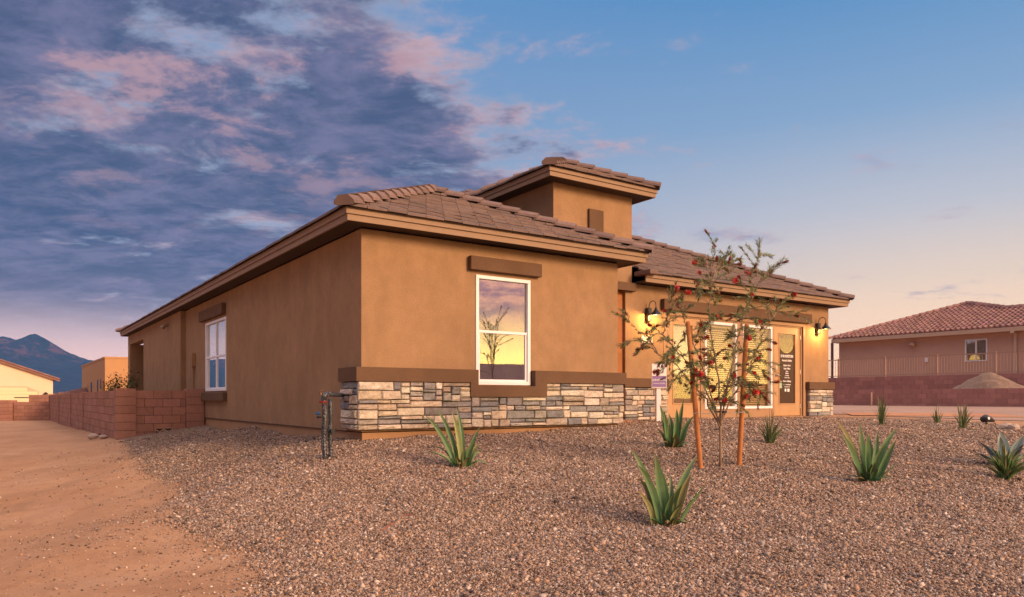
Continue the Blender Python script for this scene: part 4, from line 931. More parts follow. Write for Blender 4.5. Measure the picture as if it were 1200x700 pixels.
# ------------------------------------------------------------------ gravel stones
def scatter_gravel():
    N = 500000
    th_ = rng.uniform(math.radians(-44), math.radians(46), N*3); u = rng.random(N*3)
    # density even to 9 m, then thinning
    rr = np.where(u < .62, np.sqrt(4.6**2+(u/.62)*(9.6**2-4.6**2)), 9.6*np.exp((u-.62)/.38*math.log(19/9.6)))
    x = rr*np.sin(th_); y = rr*np.cos(th_)
    s = sdf(x, y)+np.array(rng.normal(0, .11, len(x)))
    dirt_strays = rng.random(len(x)) < .06*np.exp(np.minimum(s, 0)*1.6)
    keep = (s > .02) | dirt_strays | (rng.random(len(x)) < .008)
    # inside the house
    lx = (x-P0.x)*.823+(y-P0.y)*.568; ly = -(x-P0.x)*.568+(y-P0.y)*.823
    inside = ((lx > -.0) & (lx < 4.9) & (ly > 0)) | ((lx > 4) & (lx < 15.5) & (ly > .93)) 
    keep &= ~inside
    x, y = x[keep][:N], y[keep][:N]; n = len(x); r = np.hypot(x, y)
    z = hz(x, y)+np.array([lumpf(a, b) for a, b in zip(x, y)])
    sz = rng.lognormal(math.log(.0064), .38, n)*(1+.25*np.clip((r-8)/8, 0, 1)); sz = np.clip(sz, .004, .026)
    cube = np.array([(-1,-1,-1),(1,-1,-1),(1,1,-1),(-1,1,-1),(-1,-1,1),(1,-1,1),(1,1,1),(-1,1,1)], float)
    V = np.repeat(cube[None], n, 0)*rng.uniform(.45, 1.05, (n, 8, 1))
    V *= rng.uniform(.65, 1.35, (n, 1, 3)); V[:, :, 2] *= .72
    a = rng.uniform(0, 2*math.pi, n); t1 = rng.normal(0, .5, n); t2 = rng.normal(0, .5, n)
    def rot(V, ang, i, j):
        c, s_ = np.cos(ang)[:, None], np.sin(ang)[:, None]; p, q = V[:, :, i].copy(), V[:, :, j].copy(); V[:, :, i] = c*p-s_*q; V[:, :, j] = s_*p+c*q
    rot(V, t1, 0, 2); rot(V, t2, 1, 2); rot(V, a, 0, 1)
    V *= sz[:, None, None]; V += np.stack([x, y, z+sz*.35], -1)[:, None, :]
    Fq = np.array([(0,3,2,1),(4,5,6,7),(0,1,5,4),(1,2,6,5),(2,3,7,6),(3,0,4,7)])
    Fa = (Fq[None]+8*np.arange(n)[:, None, None]).reshape(-1)
    me = bpy.data.meshes.new('gravel'); me.vertices.add(8*n); me.vertices.foreach_set('co', V.reshape(-1).astype(np.float32))
    me.loops.add(24*n); me.loops.foreach_set('vertex_index', Fa.astype(np.int32)); me.polygons.add(6*n); me.polygons.foreach_set('loop_start', np.arange(0, 24*n, 4, dtype=np.int32))
    me.update(calc_edges=True)
    pal = np.array([(.07,.052,.042),(.13,.090,.068),(.18,.125,.092),(.27,.185,.13),(.34,.235,.165),(.38,.24,.15),(.30,.255,.22),(.44,.345,.265),(.56,.47,.38),(.23,.145,.115)])
    pw = np.array([.05,.11,.19,.20,.16,.07,.10,.09,.03,.04]); pw /= pw.sum()
    ci = rng.choice(len(pal), n, p=pw); cols = pal[ci]*rng.uniform(.85, 1.2, (n, 1))
    colv = np.ones((n, 8, 4), np.float32); colv[:, :, :3] = cols[:, None, :]
    at = me.color_attributes.new('Col', 'FLOAT_COLOR', 'POINT'); at.data.foreach_set('color', colv.reshape(-1))
    me.materials.append(mat('gravel_stone', (1.05,1.02,1.0), .88, None, None, attr=True, spec=.25))
    o = bpy.data.objects.new('gravel', me); COL.objects.link(o)
    tag(o, 'brown and tan crushed gravel covering the front yard', 'gravel', kind='stuff')
scatter_gravel()

# ------------------------------------------------------------------ plants
def blade(mb, base, tip, bow, w, col, tipcol, seg=9, chan=.35, droop=0, sidev=None, edge=None):
    """a channelled leaf from base to tip; bow pushes its middle (Vector)"""
    base, tip = Vector(base), Vector(tip); mid = (base+tip)/2+Vector(bow); prev = None; rows = []
    for i in range(seg+1):
        t = i/seg; p = base*(1-t)**2+mid*2*t*(1-t)+tip*t*t
        d = ((mid-base)*(1-t)+(tip-mid)*t).normalized()
        sv = (sidev if sidev is not None else d.cross(Vector((0,0,1)))); sv = (sv-d*sv.dot(d)); sv = sv.normalized() if sv.length > 1e-4 else Vector((1,0,0))
        n = sv.cross(d).normalized(); 
        ww = w*(.72+.9*t*(1-t)*1.4)*(1-t**3.2)**.8 if t < 1 else .0
        ww = max(ww, .0008); th = ww*.16+.0006
        rows.append((p, sv, n, ww, th, t))
    vs = []; 
    for p, sv, n, ww, th, t in rows:
        vs += [p-sv*ww+n*ww*chan, p-sv*ww*.5+n*ww*chan*.25, p-n*th*.2, p+sv*ww*.5+n*ww*chan*.25, p+sv*ww+n*ww*chan, p-n*(th*1.6)]
    for i in range(seg):
        t = i/seg; c = [col[k]*(1-t**3)+tipcol[k]*t**3 for k in range(3)]; ec = edge or c
        a = i*6; b = a+6; q = len(mb.v)
        mb_f = [((a,a+1,b+1,b), ec), ((a+1,a+2,b+2,b+1), c), ((a+2,a+3,b+3,b+2), c), ((a+3,a+4,b+4,b+3), ec), ((a+4,a+5,b+5,b+4), c), ((a+5,a,b,b+5), c)]
        if i == 0: start = len(mb.v); mb.v += [tuple(v) for v in vs]
        for f, cc in mb_f: mb.f.append(tuple(start+x for x in f)); mb.c.append(tuple(cc))
M_AGAVE = mat('agave_leaf', (1,1,1), .5, [(30,.15,.004)], [(14,.12),(60,.08)], attr=True, spec=.4)
def agave(px, py, leaves, label, w=.030, cols=None, name='agave', cat='agave', group=None, sc=1.0):
    """leaves: (tip px, tip py, base dx px, depth, width factor, state)"""
    b = hit(px, py); b.z = G(b.x, b.y)+lumpf(b.x, b.y); s = b.y/FPX
    r = empty(name, b, 0, label=label, cat=cat, group=group); r_ = random.Random(int(px)); mb = MB()
    for (tx, ty, bx, dep, wf, stt) in leaves:
        tip = Vector(((tx-px)*s, dep, (py-ty)*s)); base = Vector((bx*s, dep*.12, -.02))
        L = (tip-base).length; out = Vector((tip.x-base.x, tip.y, 0))
        bow = Vector((0,0,1))*L*r_.uniform(.02,.16)-out*r_.uniform(.12,.40)+Vector((r_.uniform(-.04,.04), r_.uniform(-.05,.05), 0))
        if stt == 'droop': bow = Vector((0,0,1))*L*.55-out*.1
        g = r_.uniform(.85,1.2); c = cols or (.062,.145,.060); c = tuple(x*g for x in c)
        tc_ = (.16,.12,.05) if stt != 'dry' else (.25,.12,.05)
        if stt == 'pale': c = (.20,.24,.10)
        if stt == 'dry': c = (.16,.17,.07)
        ed = (c[0]*1.35+.02, c[1]*1.3+.01, c[2]*1.1)
        sv = Vector((1,0,0)) if abs(tip.x) < .9*tip.z else Vector((.6,1,0)).normalized()
        blade(mb, base, tip, bow, w*wf*sc, c, tc_, 10, .38, sidev=sv.lerp(Vector((out.y,-out.x,0)).normalized() if out.length > .02 else sv, .25), edge=ed)
    for i in range(7):      # low outer leaves, some dry and bent
        a = i*.898+r_.uniform(-.4,.4); R_ = r_.uniform(.16,.28)*w/.038; hh = r_.uniform(.02,.16); g = r_.uniform(.7,1.1); dry = r_.random() < .4
        c = (.19*g,.16*g,.07*g) if dry else tuple(x*g for x in (cols or (.062,.145,.060)))
        blade(mb, (math.cos(a)*.03, math.sin(a)*.03, -.01), (math.cos(a)*R_, math.sin(a)*R_, hh), (math.cos(a)*R_*.05, math.sin(a)*R_*.05, .09), w*.7, c, (.16,.09,.04), 8, .38, sidev=Vector((-math.sin(a), math.cos(a), 0)))
    for i in range(6):      # short inner leaves
        a = r_.uniform(0, 6.28); hh = r_.uniform(.10,.26); R_ = r_.uniform(.04,.16); g = r_.uniform(.8,1.2); c = tuple(x*g for x in (cols or (.062,.145,.060)))
        blade(mb, (math.cos(a)*.03, math.sin(a)*.03, -.02), (math.cos(a)*R_, math.sin(a)*R_, hh), (-math.cos(a)*R_*.2, -math.sin(a)*R_*.2, .02), w*.75, c, (.18,.12,.05), 7, .38, sidev=Vector((-math.sin(a), math.cos(a), 0)))
    mb.build('leaf_rosette', M_AGAVE, r, smooth=False)
    return r
agave(782,611, [(740.7,523,-8,.05,1.0,''),(743.5,538.5,-9,-.10,1.05,''),(767,526,-2,-.03,1.3,''),(750,557,-14,.10,1.0,'dry'),(746,570,-17,-.05,.8,'dry'),(821,531,6,.12,1.0,''),(808,550,7,-.08,1.0,'dry'),(827,563,12,-.02,1.0,''),(789,554,3,.15,.7,''),(774,538,1,.18,.9,''),
    (797,562,4,-.12,1.0,''),(795,585,6,-.16,.9,'pale'),(806,605,18,.0,.6,'pale'),(762,560,-6,.2,.9,''),(786,572,0,-.15,.9,'')], 'tall green agave nearest the camera in the open gravel', w=.038)
agave(540,549, [(497,487,-6,-.05,1,''),(511,480,-3,.02,1,''),(530,484,1,-.08,1.1,'pale'),(534,479,3,.1,.9,''),(563,502,5,.06,.9,''),(559,515,7,-.1,1,''),(562,522,9,.05,1,'pale'),(512,522,-6,.1,.9,'droop'),(502,529,-8,-.15,.8,''),(574,547,8,-.05,.8,'droop'),(567,532,9,.15,.6,'droop'),(496,530,-6,.12,.5,'droop'),(520,505,-2,.18,.8,''),(536,535,0,-.2,.9,'dry'),(556,545,10,.0,.5,'pale')], 'green agave with drooping leaf tips in front of the stone wall below the window', w=.031)
agave(788,524, [(773,473,-5,.0,1,''),(776,480,-6,-.1,.9,''),(792,478,2,-.05,1,''),(785,484,-1,.08,1,''),(801,468,4,.0,.9,''),(813,486,7,-.05,.9,''),(808,500,8,.1,.8,''),(768,500,-7,.05,.7,'dry'),(782,495,-3,-.12,1,''),(797,492,4,.15,.9,''),(790,505,1,-.15,.8,'dry')], 'small upright agave beside the white sign post', w=.038)
agave(1018,565, [(979,492,-10,.0,1,'dry'),(984,508,-9,-.05,1,''),(1010,497,-3,.05,1.1,''),(1014,508,0,-.05,1.1,''),(1052,503,7,.0,1,''),(1046,516,8,-.08,1,''),(1034,506,5,.1,.9,''),(1058,541,11,-.05,.9,'dry'),(992,540,-11,-.1,.8,'dry'),(1030,522,4,-.12,1,''),(1004,524,-6,.12,.9,''),(1026,513,3,.15,.8,'')], 'wide open green agave in the gravel right of the staked tree', w=.038)
ag = agave(1176,545, [(1146,517,-9,.0,1.3,''),(1166,511,-6,-.1,1.4,''),(1174,505,0,.05,1.6,''),(1200,510,7,.0,1.4,''),(1192,520,5,-.12,1.2,''),(1141,530,-10,-.05,1.2,''),(1155,535,-6,-.15,1,''),(1205,530,8,.05,1.2,''),(1180,509,2,.15,1.4,''),(1158,521,-4,.12,1.2,''),(1187,524,6,-.18,1,'')], 'blue grey agave with broad short leaves behind a green tuft', w=.045, cols=(.12,.19,.22))
def tuft(px, py, hpx, wpx, n, label, width=.006, col=(.10,.16,.06), name='grass_clump', cat='grass clump', group=None, arch=.15, seed=None):
    b = hit(px, py); b.z = G(b.x, b.y)+lumpf(b.x, b.y); s = b.y/FPX; r_ = random.Random(seed or int(px)); r = empty(name, b, 0, label=label, cat=cat, group=group); mb = MB()
    H_ = hpx*s; W2 = wpx*s/2
    for i in range(n):
        a = r_.uniform(0, 2*math.pi); q = r_.random()**.7; hh = H_*(1-.55*q*q)*r_.uniform(.6,1.05); R_ = W2*q*r_.uniform(.7,1.1)
        base = Vector((math.cos(a)*.02*r_.random()*3, math.sin(a)*.06*r_.random(), -.01)); tip = Vector((math.cos(a)*R_, math.sin(a)*R_, hh))
        g = r_.uniform(.7,1.35); c = tuple(x*g for x in col)
        if r_.random() < .15: c = (.26,.22,.10)
        blade(mb, base, tip, Vector((0,0,1))*hh*arch-Vector((tip.x, tip.y, 0))*.25, width*r_.uniform(.7,1.2), c, (.22,.17,.07), 5, .3, sidev=Vector((r_.uniform(-1,1), r_.uniform(-1,1), .1)).normalized())
    mb.build('leaf_tuft', M_AGAVE, r); return r
tuft(1178,560, 42, 66, 90, 'leafy green tuft growing at the foot of the blue grey agave', .014, (.10,.19,.06), 'green_tuft', 'plant', arch=.25)
GG = 'thin grassy yuccas in the gravel'
tuft(902,519, 40, 40, 60, 'thin spiky yucca in the gravel right behind the staked tree', .0075, (.09,.13,.05), 'yucca', 'yucca', GG)
tuft(1033,499, 40, 26, 40, 'thin spiky yucca standing alone beyond the wide open agave', .008, (.11,.16,.06), 'yucca', 'yucca', GG)
tuft(1098,496, 24, 16, 26, 'smallest wispy yucca near the road, between two taller ones', .008, (.11,.16,.06), 'yucca', 'yucca', GG)
tuft(1128,501, 34, 28, 40, 'thin spiky yucca beside the small black spotlight', .009, (.11,.16,.06), 'yucca', 'yucca', GG)

# ------------------------------------------------------------------ staked bottlebrush tree
M_BARK = mat('young_bark', (.27,.19,.13), .9, [(60,.5,.004)], [(20,.2)])
M_LEAF = mat('narrow_leaf', (1,1,1), .55, None, [(8,.15)], attr=True, spec=.3)
M_FLOW = mat('red_flower', (1,1,1), .6, None, None, attr=True)
def bottlebrush(base, tips, label, seed, crotch_h=.50, nbr=1.0, flowers=None, s=None, name='bottlebrush_tree', leafn=26, hubs=None):
    r_ = random.Random(seed); r = empty(name, base, 0, label=label, cat='tree')
    crot = Vector((0,0,crotch_h)); tr = MB()
    tr.tube([(0,0,-.05),(.004,0,crotch_h*.5),(0,0,crotch_h),(-.01,0,crotch_h+.12)], [.018,.016,.015,.011], 8)
    br = MB(); lf = MB(); pods = MB()
    def leafs(pts, dens, size, pod):
        n = int(sum((pts[i+1]-pts[i]).length for i in range(len(pts)-1))*dens)
        for _ in range(n):
            t = r_.random()**.8*(len(pts)-1); i = min(int(t), len(pts)-2); p = pts[i].lerp(pts[i+1], t-i); d = (pts[i+1]-pts[i]).normalized()
            o = Vector((r_.gauss(0,1), r_.gauss(0,1), r_.gauss(0,1))); o = (o-d*o.dot(d)).normalized(); dd = (d*.8+o*.8).normalized(); L = size*r_.uniform(.6,1.25); sv = dd.cross(o).normalized()
            g = r_.uniform(.7,1.3); c = (.16*g,.22*g,.075*g)
            if r_.random() < .22: c = (.24*g,.23*g,.09*g)
            if r_.random() < .07: c = (.26*g,.06*g,.05*g)
            w = L*.065; q = p+dd*L
            lf.add([p, p+dd*L*.4+sv*w, q, p+dd*L*.4-sv*w], [(0,1,2,3)], c)
    ends = []
    hub_pts = []
    for path in (hubs or []):
        pp = [crot]+[Vector(q) for q in path]; fine = []
        for i in range(len(pp)-1):
            for j in range(4):
                fine.append(pp[i].lerp(pp[i+1], j/4)+Vector((r_.gauss(0,.008), r_.gauss(0,.008), r_.gauss(0,.006))))
        fine.append(pp[-1]); br.tube(fine, [.0085*(1-i/len(fine))+.003 for i in range(len(fine))], 6, cap=False)
        hub_pts += fine[3:]; leafs(fine[6:], leafn*4, .055, 0)
    for (t, kind) in tips:
        t = Vector(t); st = crot+Vector((0,0,r_.uniform(-.05,.18)))
        if hub_pts:
            low = [q for q in hub_pts if q.z < t.z+.12 and (q-t).length > .10] or hub_pts
            st = min(low, key=lambda q: (q-t).length*(1+.25*r_.random()))
        out = Vector((t.x-st.x, t.y-st.y, 0)); ln = (t-st).length
        drp = kind in ('d',) 
        c1 = st+Vector((out.x*.28, out.y*.28, ln*(.30 if not drp else .5))); c2 = t+Vector((-out.x*.22, -out.y*.22, -ln*.05 if not drp else ln*.25)); N = 9
        pts = []
        for i in range(N+1):
            u = i/N; p = st*(1-u)**3+c1*3*u*(1-u)**2+c2*3*u*u*(1-u)+t*u**3; p += Vector((r_.gauss(0,.010), r_.gauss(0,.010), r_.gauss(0,.006)))*(1 if 0 < i < N else 0); pts.append(p)
        br.tube(pts, [.0045*(1-i/N)+.0016 for i in range(N+1)], 5, cap=False)
        leafs(pts[2:], leafn*7.5, .056, 0); ends.append((pts[-1], (pts[-1]-pts[-2]).normalized(), kind))
        for b_ in range(r_.choice([3,4,5])):
            i = r_.randint(3, N-1); d = (pts[i]-pts[i-1]).normalized(); o = Vector((r_.gauss(0,1), r_.gauss(0,1), r_.gauss(.1,.7))).normalized(); L = max(.10, ln*r_.uniform(.2,.45))
            e_ = pts[i]+(d*.9+o*.75).normalized()*L+Vector((0,0,-.03 if drp else .02)); m_ = (pts[i]+e_)/2+Vector((0,0,.015))
            q = [pts[i], m_, e_]; br.tube(q, [.0035,.0028,.0015], 4, cap=False); leafs(q, leafn*12.5, .050, 0); ends.append((e_, (e_-m_).normalized(), 'p' if r_.random() < .3 else ''))
    trunk = tr.build('trunk', M_BARK, r, smooth=True); br.build('branches', M_BARK, trunk); lf.build('foliage', M_LEAF, r, kind='stuff')
    for p, d, k_ in ends:       # seed clusters: rows of dark beads round the twig
        if k_ in ('p', 's'):
            for j in range(14 if k_ == 's' else 7):
                q = p-d*r_.uniform(0, .10 if k_ == 's' else .05)+Vector((r_.gauss(0,1), r_.gauss(0,1), r_.gauss(0,1))).normalized()*.008; w = r_.uniform(.006,.011)
                pods.add([q+Vector(v)*w for v in ((1,0,0),(-1,0,0),(0,1,0),(0,-1,0),(0,0,1.4),(0,0,-1.4))], [(0,2,4),(2,1,4),(1,3,4),(3,0,4),(2,0,5),(1,2,5),(3,1,5),(0,3,5)], (.22*r_.uniform(.6,1.3),.04,.045))
    pods.build('seed_pods', M_FLOW, r, kind='stuff')
    def flower(p, d, L, R_, dark):
        f = MB(); d = d.normalized()
        for j in range(190):
            t = r_.random(); c = p-d*L*.5+d*L*t; o = Vector((r_.gauss(0,1), r_.gauss(0,1), r_.gauss(0,1))); o = (o-d*o.dot(d)).normalized(); o = (o+d*.3).normalized(); rr = R_*r_.uniform(.75,1.1)*(1-.35*abs(t-.5)*2); sv = o.cross(d).normalized()*.0022
            g = r_.uniform(.6,1.25)*dark; cc = (.62*g,.018*g,.03*g) if r_.random() < .9 else (.5,.2,.08)
            f.add([c-sv, c+sv, c+o*rr+sv*.9, c+o*rr-sv*.9], [(0,1,2,3)], cc)
        f.build('flower', M_FLOW, r)
    for (p, L, R_, dark) in (flowers or []):
        p = Vector(p); best = min(ends, key=lambda q: (q[0]-p).length)
        flower(p, best[1] if (best[0]-p).length < .3 else Vector((r_.gauss(0,1), r_.gauss(0,1), .4)), L, R_, dark)
        if (best[0]-p).length > .03:       # join the flower to its twig
            pass
    for k_, (p, d, kk) in enumerate(ends):
        if kk == 'f': flower(p, d, .085, .040, 1.0)
        elif k_ % 7 == 3: flower(p, d, .06, .022, .8)
        elif kk == 'd' and k_ % 2 == 0: flower(p, d, .075, .018, .6)
    return r
tb = hit(844,548); tb.z = G(tb.x, tb.y)+lumpf(tb.x, tb.y); ts = tb.y/FPX
def TP(px, py, dep=0): return ((px-844)*ts*(1+dep/tb.y), dep, (548-py)*ts*(1+dep/tb.y)-dep*0)
r_ = random.Random(5)
T_ = [(838,286,'s'),(829,305,'s'),(856,303,'s'),(869,308,'s'),(874,305,'s'),(900,300,'s'),(909,303,'s'),(903,316,'s'),(825,312,'f'),(880,322,'f'),(940,350,'f'),(783,336,'f'),(806,343,'f'),(856,328,'f'),(800,352,''),(902,356,''),(921,366,''),(846,318,''),(815,330,''),
      (742,378,''),(736,409,'d'),(745,404,'d'),(752,418,'d'),(763,425,'d'),(772,437,'f'),(786,445,'d'),(799,432,'d'),(766,395,''),(758,384,''),(776,365,''),(789,385,''),(812,365,''),(830,372,''),
      (850,360,''),(864,372,''),(880,365,''),(893,378,''),(905,388,''),(860,395,''),(838,400,'f'),(845,425,'f'),(868,448,'f'),(897,443,'d'),(902,437,'d'),(889,466,'d'),(885,462,'d'),(816,438,'f'),(836,455,'f'),(872,456,'f'),(880,425,''),(888,410,''),(826,415,'f'),(800,410,''),(810,395,''),(855,440,'f'),(850,465,'d'),(826,470,''),(862,480,'d'),(795,460,'d'),(815,450,''),
      (848,345,''),(838,335,''),(865,342,''),(822,350,''),(875,395,'f'),(783,400,''),(780,420,''),(770,410,'')]
T_ += [(842+66*math.sin(i*2.399)*math.sqrt((i+.5)/30), 425-58*math.cos(i*2.399)*math.sqrt((i+.5)/30), ['','','f','','p'][i % 5]) for i in range(30)]
tips = [(TP(a, b, r_.uniform(-.45,.45)), k_) for a, b, k_ in T_]
HB = [[(843,455,.02),(836,410,.0),(832,370,.05),(838,325,.08)], [(850,460,-.05),(858,415,-.1),(866,375,-.12),(882,340,-.1)], [(828,462,-.05),(808,430,-.12),(785,405,-.15),(768,388,-.15)],
      [(858,468,.1),(880,440,.18),(893,412,.22),(908,380,.25)], [(830,470,.12),(812,448,.2),(796,425,.25),(778,418,.25)], [(842,470,-.15),(846,440,-.28),(852,415,-.35)], [(836,450,.2),(818,400,.3),(806,366,.3)]]
bt = bottlebrush(tb, tips, 'young bottlebrush tree with red flowers tied between two wooden stakes', 4, hubs=[[TP(*q) for q in h_] for h_ in HB])
# a second young tree out of frame to the right; the front window mirrors it
q = Vector((8.6,8.15,0)); q.z = G(8.6,8.15)
tips2 = [((r_.gauss(0,.35), r_.gauss(0,.35), r_.uniform(1.6,3.3)), r_.choice(['','','s'])) for _ in range(9)]
bottlebrush(q, tips2, 'young sapling outside the right edge, mirrored in the front window', 9, crotch_h=1.5, name='sapling', leafn=22)
M_STAKE = mat('stake_wood', (.44,.17,.055), .75, [(40,.3,.003)], [(8,.18),(30,.12)])
def stake(bx, by, tx, ty, dep, label):
    b = hit(bx, by); b.z = G(b.x, b.y); s = b.y/FPX; m = MB(); top = Vector(((tx-bx)*s, dep, (by-ty)*s))
    m.tube([Vector((0,0,-.2)), Vector((0,0,0)), top*.5, top*.985, top], [.031,.031,.030,.028,.022], 12)
    o = m.build('wooden_stake', M_STAKE, smooth=True); o.location = b; tag(o, label, 'stake', 'wooden stakes supporting the young tree'); return o, b, top
s1, b1, t1 = stake(821,549, 806,377, .0, 'left wooden stake, leaning outward beside the bottlebrush trunk')
s2, b2, t2 = stake(866,547, 875,380, .0, 'right wooden stake, nearly upright beside the bottlebrush trunk')
m = MB(); z_ = (548-484)*ts; q1 = b1+t1*(z_/t1.z); q2 = b2+t2*(z_/t2.z); mid = Vector((tb.x, tb.y-.02, tb.z+z_+.01))
m.tube([q1+Vector((-.03,-.034,0)), q1.lerp(mid,.5)+Vector((0,-.03,-.012)), mid, mid.lerp(q2,.5)+Vector((0,-.03,-.01)), q2+Vector((.03,-.034,.0))], .0035, 6)
m.tube([q1.lerp(q2,.3)+Vector((0,.02,.02)), q1.lerp(q2,.7)+Vector((0,.02,.02))], .003, 6)
for qq in (q1, q2): m.tube([qq+Vector((math.cos(a)*.034, math.sin(a)*.034, 0)) for a in np.linspace(0, 6.28, 14)], .0035, 5)
tie = m.build('tie_wire', mat('galvanised_wire', (.5,.5,.48), .4, metal=.6)); tag(tie, 'grey wire tying the young tree to its stakes', 'wire')
m = MB(); m.tube([mid+Vector((-.07,-.012,0)), mid+Vector((.07,-.012,0))], .010, 8); m.tube([Vector((tb.x+math.cos(a)*.026, tb.y+math.sin(a)*.026, mid.z)) for a in np.linspace(0, 6.28, 12)], .008, 6); m.build('rubber_sleeve', M_BLACK, tie)

# ------------------------------------------------------------------ yard sign
sb = HM @ Vector((7.42, Y2-.30, 0)); sb = pix(771, 494, 14.6); sb.z = CZ-.5
sg_ = empty('yard_sign', sb, math.radians(8), label='white and purple sign panel on a white square post by the entry', cat='sign')
k_ = 14.6/FPX
m = MB(); m.box(-.045,.045,-.045,.045,-.1,54*k_); m.build('post', M_WHITE, sg_, bevel=.004)
m = MB(); pw_ = 9*k_; m.box(-pw_, pw_, -.075, -.046, 42*k_, 70*k_); pn = m.build('sign_panel', M_SIGNW, sg_, bevel=.003)
m = MB(); m.box(-pw_+.01, pw_-.01, -.078, -.075, 43*k_, 56*k_); m.build('purple_field', M_SIGNP, pn)
SM = lambda z: Matrix.Translation((0,-.080,z)) @ Matrix.Rotation(math.radians(90), 4, 'X')
text_mesh('D·R·HORTON', .055, 'lettering', M_TXT, pn, SM(50*k_), .001, .001, .82); text_mesh("America's Builder", .042, 'lettering', M_TXT, pn, SM(46.5*k_), .001, 0, .8); text_mesh('Welcome', .045, 'lettering', mat('grey_lettering', (.4,.38,.4), .6), pn, SM(59*k_), .001, 0, .9)

# ------------------------------------------------------------------ wrapped water riser at the corner
wb = pix(380, 530, 9.55); wb.z = G(wb.x, wb.y)
def foil(k, tc, c):
    v = k.node('ShaderNodeTexVoronoi', feature='DISTANCE_TO_EDGE'); mp = k.node('ShaderNodeMapping'); k.put(mp.inputs[0], tc); mp.inputs['Scale'].default_value = (1,1,.8); k.put(v.inputs['Vector'], mp.outputs[0]); v.inputs['Scale'].default_value = 38
    return k.mix(k.math('MULTIPLY', k.sm(k.noise(tc, 80, 2, .5), .57, .62), .7), c, (.30,.32,.36))
M_WRAP = mat('netted_pipe_wrap', (.014,.016,.020), .35, [(50,.6,.006)], None, extra=foil, spec=.5)
wr_ = empty('water_riser', wb, 0, label='black wrapped water pipes with a red and blue valve at the house corner', cat='pipe')
H1 = (530-457)*9.55/FPX
m = MB(); m.tube([(0.008*math.sin(i*.9), .006*math.cos(i*1.3), -.1+i*(H1+.1)/12) for i in range(13)], [.035+.004*math.sin(i*2.1) for i in range(13)], 12); m.build('pipe', M_WRAP, wr_, smooth=True)
m = MB(); m.tube([(.058+.005*math.sin(i), .08, -.1+i*(H1-.02+.1)/10) for i in range(11)], [.030+.004*math.sin(i*1.7) for i in range(11)], 12); m.build('pipe', M_WRAP, wr_, smooth=True)
e_ = (HM @ Vector((-.125,.50,0)))-wb; e_.z = H1+.035
m = MB(); m.tube([(0,0,H1-.03),(.0,0,H1+.03),(.05,.02,H1+.045),(e_.x*.5, e_.y*.5+.0, H1+.04),(e_.x+.05, e_.y+.05, H1+.035)], [.04,.04,.034,.032,.032], 12); m.build('pipe', M_WRAP, wr_, smooth=True)
m = MB(); m.lathe((-.01,-.02,H1-.06), [(0,-.01),(.05,-.01),(.052,.012),(0,.014)], 14); m.build('red_band', mat('red_plastic', (.22,.015,.015), .5), wr_)
m = MB(); m.tube([(-.03,-.03,H1+.03),(-.04,-.03,H1+.06),(-.03,-.03,H1+.085)], [.014,.010,.012], 8); m.tube([(-.06,-.03,H1+.08),(.0,-.03,H1+.085)], .006, 6); m.build('brass_tap', mat('brass', (.22,.12,.07), .5, metal=.6), wr_)
m = MB(); m.tube([(-.03,-.03,H1*.70),(-.085,-.04,H1*.70)], [.022,.03], 10); m.build('valve', M_BLACK, wr_)
m = MB(); m.box(-.10,-.045,-.06,-.03,H1*.73,H1*.765); m.build('blue_handle', mat('blue_plastic', (.02,.08,.20), .4), wr_, bevel=.004)
m = MB(); m.tube([(.08,.03,H1*.46),(.115,.0,H1*.46)], [.03,.034], 12); m.build('drain_cap', M_BLACK, wr_)

# ------------------------------------------------------------------ rocks, spotlight, pods
def rock(loc, r, sq, seed, material, label, cat='rock', group=None):
    mb = MB(); r_ = random.Random(seed); n1_, n2_ = 10, 7; vs = []; off = Vector((seed*3.1, seed, 0))
    for j in range(n2_+1):
        for i in range(n1_):
            th_ = math.pi*j/n2_; ph = 2*math.pi*i/n1_; d = Vector((math.sin(th_)*math.cos(ph), math.sin(th_)*math.sin(ph), math.cos(th_)))
            k_ = r*(1+.35*noise.noise(d*1.4+off)); vs.append((d.x*k_*sq[0], d.y*k_*sq[1], d.z*k_*sq[2]))
    fs = [(j*n1_+i, j*n1_+(i+1) % n1_, (j+1)*n1_+(i+1) % n1_, (j+1)*n1_+i) for j in range(n2_) for i in range(n1_)]
    mb.add(vs, fs); o = mb.build('rock', material); o.location = loc; tag(o, label, cat, group); return o
M_ROCK = mat('pale_rock', (.42,.32,.25), .9, [(30,.5,.01)], [(6,.2)])
M_ROCKR = mat('red_block_piece', (.28,.12,.085), .95, [(40,.5,.01)], [(8,.15)])
p = hit(110,513); rock(p+Vector((0,0,.03)), .13, (1.2,.9,.6), 3, M_ROCK, 'rounded pale rock at the foot of the block wall')
p = hit(121,513); rock(p+Vector((0,0,.02)), .10, (1.3,.9,.5), 4, M_ROCK, 'flat tan rock chip beside the rounded pale rock')
p = hit(117,509); rock(p+Vector((0,0,.02)), .10, (1.8,.9,.35), 8, M_ROCKR, 'flat reddish slab fragment lying behind the pale rocks')
p = hit(132,511); m = MB(); m.box(-.10,.10,-.08,.10,-.05,.17); o = m.build('block_piece', M_ROCKR, bevel=.012); o.location = p+Vector((0,.1,0)); o.rotation_euler = (.05,.1,.5); tag(o, 'broken reddish block piece against the corner of the block wall', 'block')
p = hit(1180,503); rock(p+Vector((0,0,.03)), .12, (1.4,.9,.6), 5, M_ROCK, 'larger pale rock by the road edge right of the spotlight')
p = hit(1188,504); rock(p+Vector((0,0,.03)), .10, (1,.9,.8), 6, M_ROCK, 'small pinkish rock beside the larger one by the road')
p = hit(1156,498); p.z += .0
sp_ = empty('garden_spotlight', p, math.radians(20), label='small black spotlight staked in the gravel near the road', cat='spotlight')
m = MB(); m.tube([(0,0,-.1),(0,0,.06)], .018, 8); m.build('stake', M_BLACK, sp_)
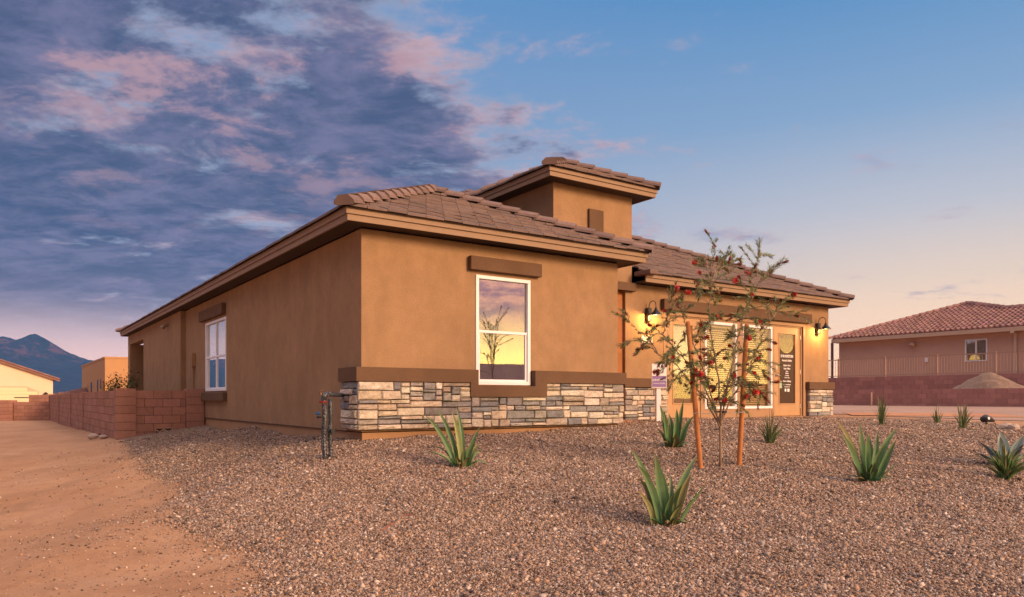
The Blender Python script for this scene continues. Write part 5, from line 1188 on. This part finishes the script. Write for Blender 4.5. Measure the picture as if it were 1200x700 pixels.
m = MB(); m.tube([(-.10,0,.10),(-.02,0,.13),(.08,0,.11),(.20,0,.07)], [.06,.075,.06,.025], 12); m.build('lamp_head', M_BLACK, sp_, smooth=True)
m = MB(); m.lathe((0,0,0), [(0,0),(.028,0),(.028,.008),(0,.01)], 12); m.v = [(v[0]-.04, -.075-v[2], v[1]+.13) for v in m.v]; m.build('lens', M_SIGNW, sp_)
M_POD = mat('dry_pod', (.30,.085,.04), .7)
for (a, lb) in [([(444,628),(452,622),(460,617),(463,616)], 'curled reddish dry pod lying in the gravel'), ([(466,612),(474,607),(482,606),(487,611)], 'longer arched reddish dry pod just behind the curled one')]:
    P_ = [hit(*q) for q in a]; c_ = P_[0].copy(); m = MB(); m.tube([q-c_+Vector((0,0,.022)) for q in P_], [.004,.010,.010,.004], 7); o = m.build('dry_pod', M_POD, smooth=True); o.location = c_; tag(o, lb, 'seed pod')

# ------------------------------------------------------------------ shrub with red blossoms behind the block wall
p = pix(141, 447, 27.5); sh = empty('flowering_shrub', (p.x, p.y, CZ-1.1), 0, label='leafy shrub with red blossoms rising behind the block wall', cat='shrub')
m = MB(); fl = MB(); st_ = MB(); r_ = random.Random(12)
for b_ in range(16):
    a = r_.uniform(0, 6.28); tp_ = Vector((math.cos(a)*r_.uniform(.1,.75), math.sin(a)*r_.uniform(.1,.6), r_.uniform(1.1,1.9)+.35*math.cos(a)*.5)); st_.tube([(0,0,0), tp_*.5+Vector((0,0,.15)), tp_], [.025,.014,.006], 5)
    for _ in range(300):
        t = r_.uniform(.35,1.05); c = tp_*t+Vector((r_.gauss(0,.13), r_.gauss(0,.13), r_.gauss(0,.12))); o = Vector((r_.gauss(0,1), r_.gauss(0,1), r_.gauss(0,1))).normalized(); s_v = o.cross(Vector((.3,.5,.8))).normalized(); L = r_.uniform(.05,.10); g = r_.uniform(.6,1.4)
        if r_.random() < .16: fl.add([c, c+o*L*.6+s_v*L*.4, c+o*L, c+o*L*.5-s_v*L*.4], [(0,1,2,3)], (.45*g,.05*g,.03*g))
        else: m.add([c, c+o*L*.5+s_v*L*.28, c+o*L, c+o*L*.5-s_v*L*.28], [(0,1,2,3)], (.09*g,.14*g,.04*g))
m.build('foliage', M_LEAF, sh, kind='stuff'); fl.build('blossoms', M_FLOW, sh, kind='stuff'); st_.build('stem', M_BARK, sh)
m = MB(); m.tube([(0,0,0),(-.12,0,1.75)], .03, 8); o = m.build('wooden_stake', M_STAKE); p = pix(125, 447, 27.2); o.location = (p.x, p.y, CZ-1.1); tag(o, 'thin leaning wooden stake at the left of the red blossomed shrub', 'stake')

# ------------------------------------------------------------------ haze
m = MB(); m.box(-6600, 6200, -3000, 5700, CZ-40, 480)
hm = bpy.data.materials.new('haze_air'); hm.use_nodes = True; k = NT(hm.node_tree)
pv = k.node('ShaderNodeVolumePrincipled'); pv.inputs['Color'].default_value = (.06,.36,1,1); pv.inputs['Density'].default_value = 8e-5; pv.inputs['Anisotropy'].default_value = 0
oo = k.node('ShaderNodeOutputMaterial'); k.l.new(pv.outputs[0], oo.inputs['Volume'])
hz_ = m.build('haze', hm); tag(hz_, 'thin blue evening haze in front of the far mountains', 'haze', kind='stuff')
